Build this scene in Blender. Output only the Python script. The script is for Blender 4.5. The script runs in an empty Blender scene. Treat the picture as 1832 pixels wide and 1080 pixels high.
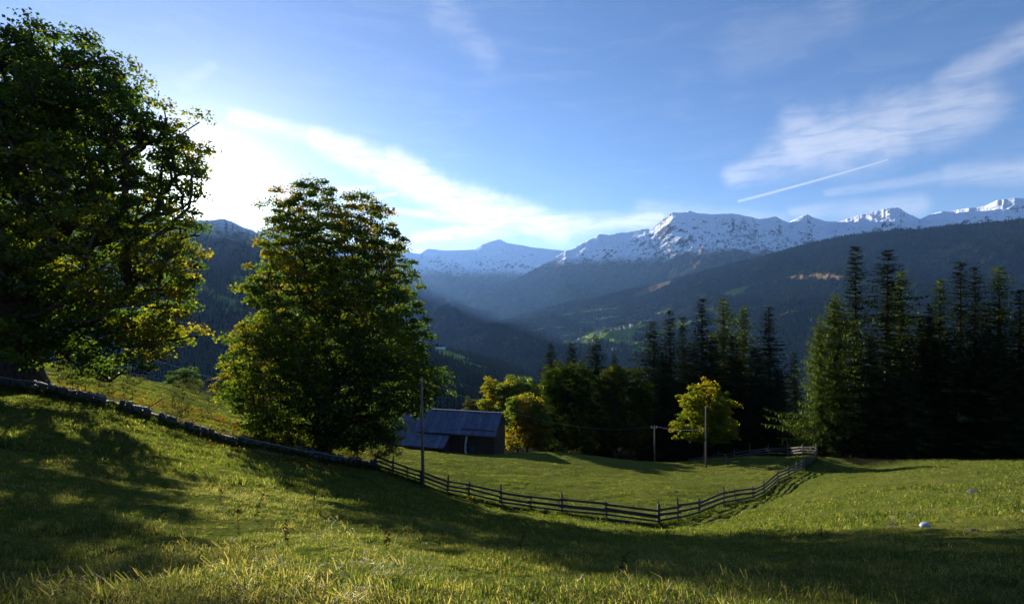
import bpy, math, random
import numpy as np
from mathutils import Vector, Matrix, Quaternion

S = bpy.context.scene
COL = S.collection
RNG = np.random.default_rng(11)
F = 916.0            # focal length in photograph pixels (90 degree wide view)

# ------------------------------------------------------------------ camera
cd = bpy.data.cameras.new("camera")
cd.sensor_width = 36.0
cd.lens = 18.0
cd.clip_start = 0.1
cd.clip_end = 60000.0
cam = bpy.data.objects.new("camera", cd)
COL.objects.link(cam)
cam.location = (0, 0, 0)
cam.rotation_euler = (math.pi / 2, 0, 0)
S.camera = cam

# ------------------------------------------------------------------ sky, sun, exposure
SUN_AZ = math.radians(-31.2)
SUN_EL = math.radians(9.9)
SUN = Vector((math.sin(SUN_AZ) * math.cos(SUN_EL), math.cos(SUN_AZ) * math.cos(SUN_EL), math.sin(SUN_EL)))
S.view_settings.view_transform = 'Standard'
S.view_settings.look = 'None'
S.view_settings.gamma = 1.0
S.view_settings.exposure = 1.6
S.view_settings.use_curve_mapping = False
S.cycles.use_denoising = True
S.cycles.max_bounces = 8
S.cycles.diffuse_bounces = 2
S.cycles.glossy_bounces = 2
S.cycles.transmission_bounces = 5
S.cycles.transparent_max_bounces = 8
S.cycles.volume_bounces = 0
S.cycles.sample_clamp_indirect = 4.0

ld = bpy.data.lights.new("sun", 'SUN')
ld.energy = 5.0
ld.angle = math.radians(0.53)
ld.color = (1.0, 0.92, 0.78)
lo = bpy.data.objects.new("sun", ld)
lo.rotation_euler = SUN.to_track_quat('Z', 'Y').to_euler()
COL.objects.link(lo)

W = bpy.data.worlds.new("World")
S.world = W
W.use_nodes = True
WN = W.node_tree


class NG:
    """terse helper for building node trees"""
    def __init__(s, nt):
        s.nt = nt
        s.L = nt.links.new

    def n(s, t, **kw):
        x = s.nt.nodes.new(t)
        for k, v in kw.items():
            setattr(x, k, v)
        return x

    def inp(s, sock, v):
        if isinstance(v, (int, float, tuple, list)):
            sock.default_value = v
        else:
            s.L(v, sock)

    def m(s, op, a, b=0.0, c=0.0, clamp=False):
        x = s.n('ShaderNodeMath', operation=op, use_clamp=clamp)
        s.inp(x.inputs[0], a); s.inp(x.inputs[1], b); s.inp(x.inputs[2], c)
        return x.outputs[0]

    def mr(s, v, a, b, c=0.0, d=1.0, smooth=True):
        x = s.n('ShaderNodeMapRange', interpolation_type='SMOOTHSTEP' if smooth else 'LINEAR')
        s.inp(x.inputs[0], v)
        for i, q in enumerate((a, b, c, d)):
            s.inp(x.inputs[i + 1], q)
        return x.outputs[0]

    def mix(s, f, a, b, mode='MIX'):
        x = s.n('ShaderNodeMix', data_type='RGBA', blend_type=mode)
        s.inp(x.inputs[0], f); s.inp(x.inputs[6], a); s.inp(x.inputs[7], b)
        return x.outputs[2]

    def noise(s, scale, vec=None, detail=4.0, rough=0.55, dist=0.0, dim='3D'):
        x = s.n('ShaderNodeTexNoise', noise_dimensions=dim)
        x.inputs['Scale'].default_value = scale
        x.inputs['Detail'].default_value = detail
        x.inputs['Roughness'].default_value = rough
        x.inputs['Distortion'].default_value = dist
        if vec is not None:
            s.L(vec, x.inputs['Vector'])
        return x.outputs[0]

    def comb(s, x, y, z):
        c = s.n('ShaderNodeCombineXYZ')
        s.inp(c.inputs[0], x); s.inp(c.inputs[1], y); s.inp(c.inputs[2], z)
        return c.outputs[0]


def build_world():
    g = NG(WN)
    bg = WN.nodes['Background']
    sk = g.n('ShaderNodeTexSky', sky_type='NISHITA', sun_disc=False)
    sk.sun_elevation = SUN_EL
    sk.sun_rotation = SUN_AZ
    sk.altitude = 1200
    sk.air_density = 1.0
    sk.dust_density = 0.5
    sk.ozone_density = 3.0
    tc = g.n('ShaderNodeTexCoord')
    nrm = g.n('ShaderNodeVectorMath', operation='NORMALIZE')
    g.L(tc.outputs['Generated'], nrm.inputs[0])
    sep = g.n('ShaderNodeSeparateXYZ')
    g.L(nrm.outputs[0], sep.inputs[0])
    X, Y, Z = sep.outputs
    az = g.m('ARCTAN2', X, Y)
    el = g.m('ARCSINE', Z)
    hsv = g.n('ShaderNodeHueSaturation')
    hsv.inputs['Saturation'].default_value = 1.04
    g.L(sk.outputs[0], hsv.inputs['Color'])
    tn = g.n('ShaderNodeVectorMath', operation='MULTIPLY')
    g.L(hsv.outputs[0], tn.inputs[0]); tn.inputs[1].default_value = (1.03, 0.945, 1.06)
    base = tn.outputs[0]
    # glow of the air round the sun
    dt = g.n('ShaderNodeVectorMath', operation='DOT_PRODUCT')
    g.L(nrm.outputs[0], dt.inputs[0])
    dt.inputs[1].default_value = SUN
    ang = g.m('ARCCOSINE', g.m('MINIMUM', dt.outputs['Value'], 0.99999))

    def ex(k, a):
        return g.m('MULTIPLY', g.m('EXPONENT', g.m('MULTIPLY', ang, -k)), a)
    glow = g.m('ADD', g.m('ADD', ex(34.0, 50.0), ex(11.0, 1.3)), ex(3.5, 0.25))
    gl = g.n('ShaderNodeVectorMath', operation='SCALE')
    gl.inputs[0].default_value = (1.0, 0.97, 0.90)
    g.L(glow, gl.inputs['Scale'])
    # cirrus: bands given as azimuth / elevation polylines in degrees with widths
    wv = g.comb(g.m('MULTIPLY', az, 9.0), g.m('MULTIPLY', el, 9.0), 0.0)
    wob = g.m('SUBTRACT', g.noise(1.2, wv, 5, 0.6), 0.5)

    def seg(p, q, w0, w1, dens, sharp=0.0):
        (x0, y0), (x1, y1) = [(math.atan((a - 916) / F), math.atan((540 - b) / math.hypot(F, a - 916))) for a, b in (p, q)]
        dx, dy = x1 - x0, y1 - y0
        L2 = dx * dx + dy * dy
        px = g.m('SUBTRACT', az, x0)
        py = g.m('SUBTRACT', el, y0)
        t = g.m('DIVIDE', g.m('ADD', g.m('MULTIPLY', px, dx), g.m('MULTIPLY', py, dy)), L2, clamp=True)
        ex_ = g.m('SUBTRACT', px, g.m('MULTIPLY', t, dx))
        ey_ = g.m('SUBTRACT', py, g.m('MULTIPLY', t, dy))
        d = g.m('SQRT', g.m('ADD', g.m('MULTIPLY', ex_, ex_), g.m('MULTIPLY', ey_, ey_)))
        w = g.m('ADD', w0 / F, g.m('MULTIPLY', t, (w1 - w0) / F))
        q_ = g.m('DIVIDE', d, w)
        if not sharp:
            q_ = g.m('ADD', q_, g.m('MULTIPLY', wob, 1.4))
        return g.m('MULTIPLY', g.mr(q_, 1.25, 0.1 if not sharp else 0.3), dens)
    segs = [((420, 208), (560, 244), 12, 22, .35), ((560, 244), (700, 305), 22, 38, .6), ((700, 305), (850, 375), 38, 44, .85),
            ((850, 378), (1000, 408), 44, 30, .85), ((1000, 405), (1180, 392), 26, 16, .6), ((690, 374), (830, 392), 7, 14, .6),
            ((745, 424), (900, 408), 12, 22, .7), ((500, 345), (670, 335), 10, 6, .35), ((620, 362), (710, 346), 7, 5, .45),
            ((1315, 312), (1450, 262), 22, 46, .32), ((1440, 262), (1600, 240), 56, 52, .40), ((1600, 238), (1760, 180), 52, 36, .30),
            ((1700, 150), (1850, 65), 24, 26, .24), ((1480, 345), (1780, 300), 7, 12, .18), ((1700, 312), (1850, 305), 16, 26, .26),
            ((1420, 380), (1640, 368), 14, 18, .25), ((1150, 372), (1400, 400), 18, 22, .22), ((330, 150), (380, 118), 14, 10, .07),
            ((335, 214), (375, 196), 6, 4, .12), ((800, 20), (880, 110), 40, 22, .10), ((1330, 90), (1500, 30), 50, 40, .07)]
    tot = None
    for p, q, a, b, dd in segs:
        v = seg(p, q, a, b, dd)
        tot = v if tot is None else g.m('MAXIMUM', tot, v)
    con = seg((1322, 360), (1588, 286), 2.6, 1.7, .36, 1.0)
    # fibrous texture, and a thin veil of high cloud over the whole sky
    st = g.n('ShaderNodeMapping')
    st.inputs['Rotation'].default_value = (0, 0, math.radians(24))
    st.inputs['Scale'].default_value = (2.2, 11.0, 1.0)
    g.L(wv, st.inputs['Vector'])
    fib = g.noise(0.8, st.outputs[0], 6, 0.62, 0.6)
    tot = g.m('MULTIPLY', tot, g.mr(fib, 0.25, 0.62, 0.45, 1.1))
    veil = g.m('MULTIPLY', g.mr(g.noise(0.35, st.outputs[0], 6, 0.6, 1.0), 0.42, 0.85), 0.06)
    tot = g.m('ADD', g.m('MAXIMUM', tot, con), veil, clamp=True)
    tot = g.m('MULTIPLY', tot, g.mr(Z, 0.0, 0.02))
    # cloud brightness follows the angle to the sun (forward scattering ice)
    cb = g.m('ADD', 6.2, g.m('MULTIPLY', g.m('EXPONENT', g.m('MULTIPLY', ang, -2.2)), 4.5))
    cc = g.n('ShaderNodeVectorMath', operation='SCALE')
    cc.inputs[0].default_value = (1.0, 0.98, 0.96)
    g.L(cb, cc.inputs['Scale'])
    add = g.n('ShaderNodeVectorMath', operation='ADD')
    g.L(base, add.inputs[0]); g.L(gl.outputs[0], add.inputs[1])
    out = g.mix(tot, add.outputs[0], cc.outputs[0])
    g.L(out, bg.inputs['Color'])
    bg.inputs['Strength'].default_value = 0.059


build_world()

# ------------------------------------------------------------------ helpers: numpy noise
def _hash(ix, iy, seed):
    h = (ix * 374761393 + iy * 668265263 + seed * 1442695041) & 0xFFFFFFFF
    h = ((h ^ (h >> 13)) * 1274126177) & 0xFFFFFFFF
    return ((h ^ (h >> 16)) & 0xFFFF) / 65535.0


def vnoise(x, y, seed=0):
    ix = np.floor(x).astype(np.int64); iy = np.floor(y).astype(np.int64)
    fx = x - ix; fy = y - iy
    u = fx * fx * fx * (fx * (fx * 6 - 15) + 10); v = fy * fy * fy * (fy * (fy * 6 - 15) + 10)
    a = _hash(ix, iy, seed); b = _hash(ix + 1, iy, seed); c = _hash(ix, iy + 1, seed); d = _hash(ix + 1, iy + 1, seed)
    return (a * (1 - u) + b * u) * (1 - v) + (c * (1 - u) + d * u) * v


def fbm(x, y, octs=5, seed=0, gain=0.5):
    x = np.asarray(x, float); y = np.asarray(y, float)
    t = 0; a = 1.0; s = 0
    for o in range(octs):
        t = t + a * (vnoise(x, y, seed + o * 17) - 0.5) * 2
        s += a
        a *= gain
        x, y = (x * 1.6 - y * 1.2) + 7.3, (x * 1.2 + y * 1.6) + 3.1
    return t / s


def ridged(x, y, octs=6, seed=0, gain=0.55):
    x = np.asarray(x, float); y = np.asarray(y, float)
    t = 0; a = 1.0; s = 0; w = 1.0
    for o in range(octs):
        r = 1 - np.abs(vnoise(x, y, seed + o * 31) * 2 - 1)
        r = r * r
        t = t + a * r * w
        w = np.clip(r * 1.6, 0, 1)
        s += a
        a *= gain
        x, y = (x * 1.6 - y * 1.2) + 5.3, (x * 1.2 + y * 1.6) + 9.1
    return t / s


# ------------------------------------------------------------------ helpers: objects
def tag(o, label=None, cat=None, group=None, kind=None):
    if label: o['label'] = label
    if cat: o['category'] = cat
    if group: o['group'] = group
    if kind: o['kind'] = kind
    return o


def empty(name, loc=(0, 0, 0), rz=0.0, scale=1.0):
    o = bpy.data.objects.new(name, None)
    o.empty_display_size = 0.3
    o.location = loc
    o.rotation_euler = (0, 0, rz)
    o.scale = (scale, scale, scale) if isinstance(scale, (int, float)) else scale
    COL.objects.link(o)
    return o


def link(name, me, parent=None, loc=None, rot=None, scale=None):
    o = bpy.data.objects.new(name, me)
    COL.objects.link(o)
    if parent: o.parent = parent
    if loc is not None: o.location = loc
    if rot is not None: o.rotation_euler = rot
    if scale is not None: o.scale = scale
    return o


def copy_tree(o, parent=None):
    c = o.copy()
    COL.objects.link(c)
    c.parent = parent
    for ch in list(o.children):
        copy_tree(ch, c)
    return c


def mesh_np(name, V, faces, mats, smooth=False, attrs=None, mi=None, colors=None):
    """faces: (N,3) or (N,4) int array, or list of arrays"""
    if not isinstance(faces, list):
        faces = [faces]
    faces = [np.asarray(f, dtype=np.int32) for f in faces if len(f)]
    me = bpy.data.meshes.new(name)
    V = np.asarray(V, dtype=np.float32)
    me.vertices.add(len(V))
    me.vertices.foreach_set('co', V.ravel())
    nl = sum(f.size for f in faces)
    npoly = sum(len(f) for f in faces)
    me.loops.add(nl)
    me.loops.foreach_set('vertex_index', np.concatenate([f.ravel() for f in faces]))
    me.polygons.add(npoly)
    sizes = np.concatenate([np.full(len(f), f.shape[1], dtype=np.int32) for f in faces])
    starts = np.concatenate([[0], np.cumsum(sizes)[:-1]]).astype(np.int32)
    me.polygons.foreach_set('loop_start', starts)
    me.polygons.foreach_set('use_smooth', np.full(npoly, bool(smooth)))
    if not isinstance(mats, (list, tuple)):
        mats = [mats]
    for m in mats:
        me.materials.append(m)
    if mi is not None:
        me.polygons.foreach_set('material_index', np.asarray(mi, dtype=np.int32))
    for k, a in (attrs or {}).items():
        at = me.attributes.new(k, 'FLOAT', 'POINT')
        at.data.foreach_set('value', np.asarray(a, dtype=np.float32))
    me.update(calc_edges=True)
    return me


class MB:
    """collects simple solids into one mesh"""
    def __init__(s):
        s.v = []; s.q = []; s.t = []

    def box(s, lo, hi, mat=None):
        x0, y0, z0 = lo; x1, y1, z1 = hi
        p = [(x0, y0, z0), (x1, y0, z0), (x1, y1, z0), (x0, y1, z0), (x0, y0, z1), (x1, y0, z1), (x1, y1, z1), (x0, y1, z1)]
        return s.hexa(p)

    def hexa(s, p):
        b = len(s.v)
        s.v += [tuple(a) for a in p]
        for f in ((3, 2, 1, 0), (4, 5, 6, 7), (0, 1, 5, 4), (1, 2, 6, 5), (2, 3, 7, 6), (3, 0, 4, 7)):
            s.q.append(tuple(b + i for i in f))
        return s

    def bar(s, a, b, w, h, up=(0, 0, 1), w2=None, h2=None):
        a = Vector(a); b = Vector(b); d = (b - a).normalized()
        u = Vector(up)
        sd = d.cross(u)
        if sd.length < 1e-4:
            sd = d.cross(Vector((0, 1, 0)))
        sd.normalize(); u = sd.cross(d).normalized()
        w2 = w if w2 is None else w2; h2 = h if h2 is None else h2
        def ring(c, w, h):
            return [c - sd * w / 2 - u * h / 2, c + sd * w / 2 - u * h / 2, c + sd * w / 2 + u * h / 2, c - sd * w / 2 + u * h / 2]
        base = len(s.v)
        s.v += [tuple(x) for x in ring(a, w, h) + ring(b, w2, h2)]
        for f in ((0, 1, 2, 3), (7, 6, 5, 4), (0, 4, 5, 1), (1, 5, 6, 2), (2, 6, 7, 3), (3, 7, 4, 0)):
            s.q.append(tuple(base + i for i in f))
        return s

    def tube(s, pts, rad, n=8, cap=True):
        pts = [Vector(p) for p in pts]
        base = len(s.v)
        prev = None
        for i, p in enumerate(pts):
            d = (pts[min(i + 1, len(pts) - 1)] - pts[max(i - 1, 0)]).normalized()
            ref = prev if prev is not None else (Vector((1, 0, 0)) if abs(d.x) < 0.9 else Vector((0, 1, 0)))
            u = (ref - d * ref.dot(d)).normalized()
            prev = u
            w = d.cross(u)
            r = rad[i] if isinstance(rad, (list, tuple)) else rad
            for k in range(n):
                a = 2 * math.pi * k / n
                s.v.append(tuple(p + (u * math.cos(a) + w * math.sin(a)) * r))
        for i in range(len(pts) - 1):
            for k in range(n):
                a = base + i * n + k; b = base + i * n + (k + 1) % n
                s.q.append((a, b, b + n, a + n))
        if cap:
            for i, e in ((0, -1), (len(pts) - 1, 1)):
                c = len(s.v)
                s.v.append(tuple(pts[i]))
                for k in range(n):
                    a = base + i * n + k; b = base + i * n + (k + 1) % n
                    s.t.append((a, b, c) if e > 0 else (b, a, c))
        return s

    def mesh(s, name, mats, smooth=False):
        fs = []
        if s.q: fs.append(np.array(s.q))
        if s.t: fs.append(np.array(s.t))
        return mesh_np(name, np.array(s.v), fs, mats, smooth)

    def build(s, name, mats, parent=None, smooth=False, **k):
        return link(name, s.mesh(name, mats, smooth), parent, **k)


def grid_faces(nr, nc):
    i = np.arange(nr - 1)[:, None] * nc + np.arange(nc - 1)[None, :]
    i = i.ravel()
    return np.stack([i, i + 1, i + 1 + nc, i + nc], 1)


def P(px, row, Y):
    """world point at depth Y on the sight line through a photograph pixel (camera at the origin, looking along +Y)"""
    return ((px - 916) / F * Y, Y, (540 - row) / F * Y)


# ------------------------------------------------------------------ materials
def new_mat(name):
    m = bpy.data.materials.new(name)
    m.use_nodes = True
    nt = m.node_tree
    nt.nodes.clear()
    g = NG(nt)
    g.out = g.n('ShaderNodeOutputMaterial')
    return m, g


def principled(g, color, rough=0.8, bump=None, bstr=0.3, bdist=0.02, metal=0.0, spec=0.3):
    b = g.n('ShaderNodeBsdfPrincipled')
    g.inp(b.inputs['Base Color'], color)
    g.inp(b.inputs['Roughness'], rough)
    b.inputs['Metallic'].default_value = metal
    b.inputs['Specular IOR Level'].default_value = spec
    if bump is not None:
        bp = g.n('ShaderNodeBump')
        bp.inputs['Strength'].default_value = bstr
        bp.inputs['Distance'].default_value = bdist
        g.L(bump, bp.inputs['Height'])
        g.L(bp.outputs[0], b.inputs['Normal'])
    return b


def simple_mat(name, c1, c2, scale=4.0, rough=0.85, stretch=(1, 1, 1), bstr=0.3, bdist=0.02, metal=0.0, detail=5, spec=0.3):
    m, g = new_mat(name)
    tc = g.n('ShaderNodeTexCoord')
    mp = g.n('ShaderNodeMapping')
    mp.inputs['Scale'].default_value = stretch
    oi = g.n('ShaderNodeObjectInfo')
    ad = g.n('ShaderNodeVectorMath', operation='ADD')
    g.L(tc.outputs['Object'], ad.inputs[0])
    sc = g.m('MULTIPLY', oi.outputs['Random'], 31.0)
    cm = g.comb(sc, sc, sc)
    g.L(cm, ad.inputs[1])
    g.L(ad.outputs[0], mp.inputs[0])
    nz = g.noise(scale, mp.outputs[0], detail, 0.62)
    f = g.mr(nz, 0.32, 0.68)
    col = g.mix(f, (*c1, 1), (*c2, 1))
    rb = g.m('MULTIPLY_ADD', oi.outputs['Random'], 0.4, 0.8)
    sv = g.n('ShaderNodeVectorMath', operation='SCALE')
    g.L(col, sv.inputs[0]); g.L(rb, sv.inputs['Scale'])
    b = principled(g, sv.outputs[0], rough, nz, bstr, bdist, metal, spec)
    g.L(b.outputs[0], g.out.inputs[0])
    return m


def leaf_mat(name, cols, trans=0.5, gloss=0.0, tmul=2.2):
    """cols: list of (position, rgb) along the per-leaf 'tint' attribute"""
    m, g = new_mat(name)
    at = g.n('ShaderNodeAttribute', attribute_name='tint')
    rp = g.n('ShaderNodeValToRGB')
    cr = rp.color_ramp
    while len(cr.elements) < len(cols):
        cr.elements.new(0.5)
    for e, (p, c) in zip(cr.elements, cols):
        e.position = p
        e.color = (*c, 1)
    g.L(at.outputs['Fac'], rp.inputs[0])
    d = g.n('ShaderNodeBsdfDiffuse')
    g.L(rp.outputs[0], d.inputs[0])
    t = g.n('ShaderNodeBsdfTranslucent')
    tint = g.n('ShaderNodeVectorMath', operation='MULTIPLY')
    g.L(rp.outputs[0], tint.inputs[0])
    tint.inputs[1].default_value = (tmul * 1.05, tmul, tmul * 0.45)
    g.L(tint.outputs[0], t.inputs[0])
    mx = g.n('ShaderNodeMixShader')
    mx.inputs[0].default_value = trans
    g.L(d.outputs[0], mx.inputs[1]); g.L(t.outputs[0], mx.inputs[2])
    gs = g.n('ShaderNodeBsdfGlossy')
    gs.inputs['Roughness'].default_value = 0.35
    gs.inputs['Color'].default_value = (1, 1, 1, 1)
    if not gloss:
        g.L(mx.outputs[0], g.out.inputs[0])
        return m
    m2 = g.n('ShaderNodeMixShader')
    m2.inputs[0].default_value = gloss
    g.L(mx.outputs[0], m2.inputs[1]); g.L(gs.outputs[0], m2.inputs[2])
    g.L(m2.outputs[0], g.out.inputs[0])
    return m


M = {}
M['bark'] = simple_mat('bark', (0.022, 0.017, 0.012), (0.075, 0.062, 0.048), 2.2, stretch=(3, 3, 0.6), bstr=0.8, bdist=0.05)
M['bark_conifer'] = simple_mat('bark_conifer', (0.02, 0.016, 0.012), (0.06, 0.048, 0.04), 3.0, stretch=(3, 3, 0.8), bstr=0.7, bdist=0.03)
M['maple'] = leaf_mat('maple_leaf', [(0.0, (.022, .042, .006)), (0.40, (.042, .070, .007)), (0.70, (.095, .100, .008)), (0.88, (.15, .10, .010)), (1.0, (.17, .075, .012))], 0.58, 0.015, 3.0)
M['maple_dark'] = leaf_mat('dark_leaf', [(0.0, (.016, .032, .006)), (0.45, (.028, .046, .007)), (0.8, (.075, .08, .010)), (1.0, (.12, .09, .012))], 0.45, 0.0, 1.7)
M['maple_gold'] = leaf_mat('golden_leaf', [(0.0, (.055, .080, .009)), (0.4, (.14, .135, .012)), (0.7, (.22, .15, .014)), (1.0, (.23, .10, .018))], 0.5, 0.0, 2.8)
M['bush'] = leaf_mat('bush_leaf', [(0.0, (.05, .065, .025)), (1.0, (.09, .10, .045))], 0.35, tmul=1.6)
M['spruce'] = leaf_mat('spruce_needles', [(0.0, (.010, .020, .008)), (1.0, (.035, .050, .016))], 0.25, 0.0, 1.6)
M['larch'] = leaf_mat('larch_needles', [(0.0, (.045, .072, .015)), (1.0, (.085, .112, .025))], 0.48, 0.0, 2.1)
M['grass_blade'] = leaf_mat('grass_blade', [(0.0, (.024, .040, .007)), (0.4, (.048, .076, .012)), (0.7, (.088, .100, .022)), (0.9, (.17, .145, .065)), (1.0, (.26, .215, .12))], 0.55, 0.012, 2.7)
M['dry_stalk'] = leaf_mat('dry_stalk', [(0.0, (.08, .05, .025)), (1.0, (.16, .11, .06))], 0.3, 0.0, 1.3)
M['fallen_leaf'] = leaf_mat('fallen_leaf', [(0.0, (.22, .07, .015)), (0.6, (.30, .16, .02)), (1.0, (.38, .26, .03))], 0.3, 0.0, 1.4)
M['wood_fence'] = simple_mat('weathered_wood', (0.03, 0.027, 0.025), (0.11, 0.10, 0.095), 3.0, stretch=(1.5, 9, 9), bstr=0.5, bdist=0.012)
M['pole_wood'] = simple_mat('pole_wood', (0.07, 0.055, 0.045), (0.17, 0.14, 0.115), 3.0, stretch=(8, 8, 0.7), bstr=0.4)
M['stone'] = simple_mat('wall_stone', (0.03, 0.03, 0.03), (0.10, 0.097, 0.092), 3.0, bstr=0.7, bdist=0.04)
M['moss_stone'] = simple_mat('mossy_stone', (0.03, 0.035, 0.02), (0.10, 0.10, 0.08), 3.4, bstr=0.7, bdist=0.04)
M['roof_metal'] = simple_mat('roof_sheet_metal', (0.065, 0.085, 0.14), (0.11, 0.135, 0.21), 1.6, rough=0.62, bstr=0.05, metal=0.0, spec=0.25)  # blue of the reflected sky is mixed into the base colour
M['barn_wood'] = simple_mat('dark_barn_boards', (0.035, 0.024, 0.018), (0.085, 0.06, 0.045), 3.0, stretch=(1, 1, 7), bstr=0.5)
M['barn_log'] = simple_mat('barn_logs', (0.04, 0.028, 0.022), (0.09, 0.065, 0.05), 2.0, stretch=(1, 6, 6), bstr=0.5)
M['plaster'] = simple_mat('pale_plaster', (0.42, 0.40, 0.38), (0.55, 0.53, 0.50), 1.3, bstr=0.2)
M['pipe'] = simple_mat('grey_pipe', (0.38, 0.40, 0.43), (0.5, 0.52, 0.55), 2.0, rough=0.4, bstr=0.05)
M['dark_roof'] = simple_mat('dark_roof', (0.04, 0.042, 0.05), (0.09, 0.09, 0.10), 2.0, rough=0.6)
M['red_tile'] = simple_mat('red_brown_roof', (0.16, 0.06, 0.04), (0.26, 0.11, 0.07), 2.0)
M['glass'] = simple_mat('window_glass', (0.02, 0.022, 0.025), (0.04, 0.042, 0.05), 1.0, rough=0.08, bstr=0.0, spec=0.8)
M['white_trim'] = simple_mat('white_trim', (0.6, 0.6, 0.6), (0.72, 0.72, 0.72), 2.0, rough=0.5)
M['wire'] = simple_mat('wire', (0.35, 0.35, 0.34), (0.5, 0.5, 0.5), 2.0, rough=0.4, bstr=0, metal=0.4)
M['tape'] = simple_mat('white_fence_tape', (0.6, 0.6, 0.58), (0.75, 0.75, 0.72), 2.0, rough=0.5, bstr=0)
M['insulator'] = simple_mat('insulator', (0.5, 0.5, 0.5), (0.6, 0.6, 0.6), 2.0, rough=0.3, bstr=0)
M['tub'] = simple_mat('worn_white_plastic', (0.34, 0.38, 0.45), (0.48, 0.51, 0.56), 5.0, rough=0.35, bstr=0.1)
M['soil'] = simple_mat('dark_soil', (0.028, 0.020, 0.012), (0.07, 0.05, 0.032), 9.0, bstr=0.9, bdist=0.05)


def ground_mat():
    m, g = new_mat('meadow_turf')
    tc = g.n('ShaderNodeNewGeometry')
    pos = tc.outputs['Position']
    fl = g.n('ShaderNodeVectorMath', operation='MULTIPLY')
    g.L(pos, fl.inputs[0]); fl.inputs[1].default_value = (1, 1, 0.4)
    p = fl.outputs[0]
    big = g.noise(0.13, p, 4, 0.6)
    mid = g.noise(0.9, p, 5, 0.65, 0.4)
    fine = g.noise(6.5, p, 6, 0.72)
    vf = g.noise(38.0, p, 3, 0.7)
    c = g.mix(g.mr(big, 0.35, 0.65), (.082, .110, .017, 1), (.125, .138, .026, 1))
    c = g.mix(g.m('MULTIPLY', g.mr(mid, 0.42, 0.70), 0.75), c, (.15, .14, .038, 1))
    c = g.mix(g.m('MULTIPLY', g.mr(fine, 0.54, 0.72), 0.65), c, (.15, .125, .05, 1))
    c = g.mix(g.m('MULTIPLY', g.mr(fine, 0.52, 0.34), 0.85), c, (.030, .045, .009, 1))
    c = g.mix(g.m('MULTIPLY', g.mr(vf, 0.55, 0.28), 0.6), c, (.022, .030, .008, 1))
    mole = g.noise(1.55, p, 2, 0.4)
    c = g.mix(g.m('MULTIPLY', g.mr(mole, 0.75, 0.80), 0.8), c, (.035, .024, .014, 1))
    lf = g.n('ShaderNodeAttribute', attribute_name='path')
    c = g.mix(g.m('MULTIPLY', lf.outputs['Fac'], g.mr(fine, 0.36, 0.6)), c, (.24, .225, .17, 1))
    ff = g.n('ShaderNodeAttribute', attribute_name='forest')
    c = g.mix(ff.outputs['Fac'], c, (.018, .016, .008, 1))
    h = g.m('ADD', g.m('MULTIPLY', fine, 0.6), g.m('ADD', g.m('MULTIPLY', vf, 0.28), g.m('MULTIPLY', mid, 1.1)))
    b = g.n('ShaderNodeBsdfDiffuse')
    bp = g.n('ShaderNodeBump')
    bp.inputs['Strength'].default_value = 0.9
    bp.inputs['Distance'].default_value = 0.16
    g.L(h, bp.inputs['Height'])
    g.L(bp.outputs[0], b.inputs['Normal'])
    g.L(c, b.inputs[0])
    g.L(b.outputs[0], g.out.inputs[0])
    return m


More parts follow.
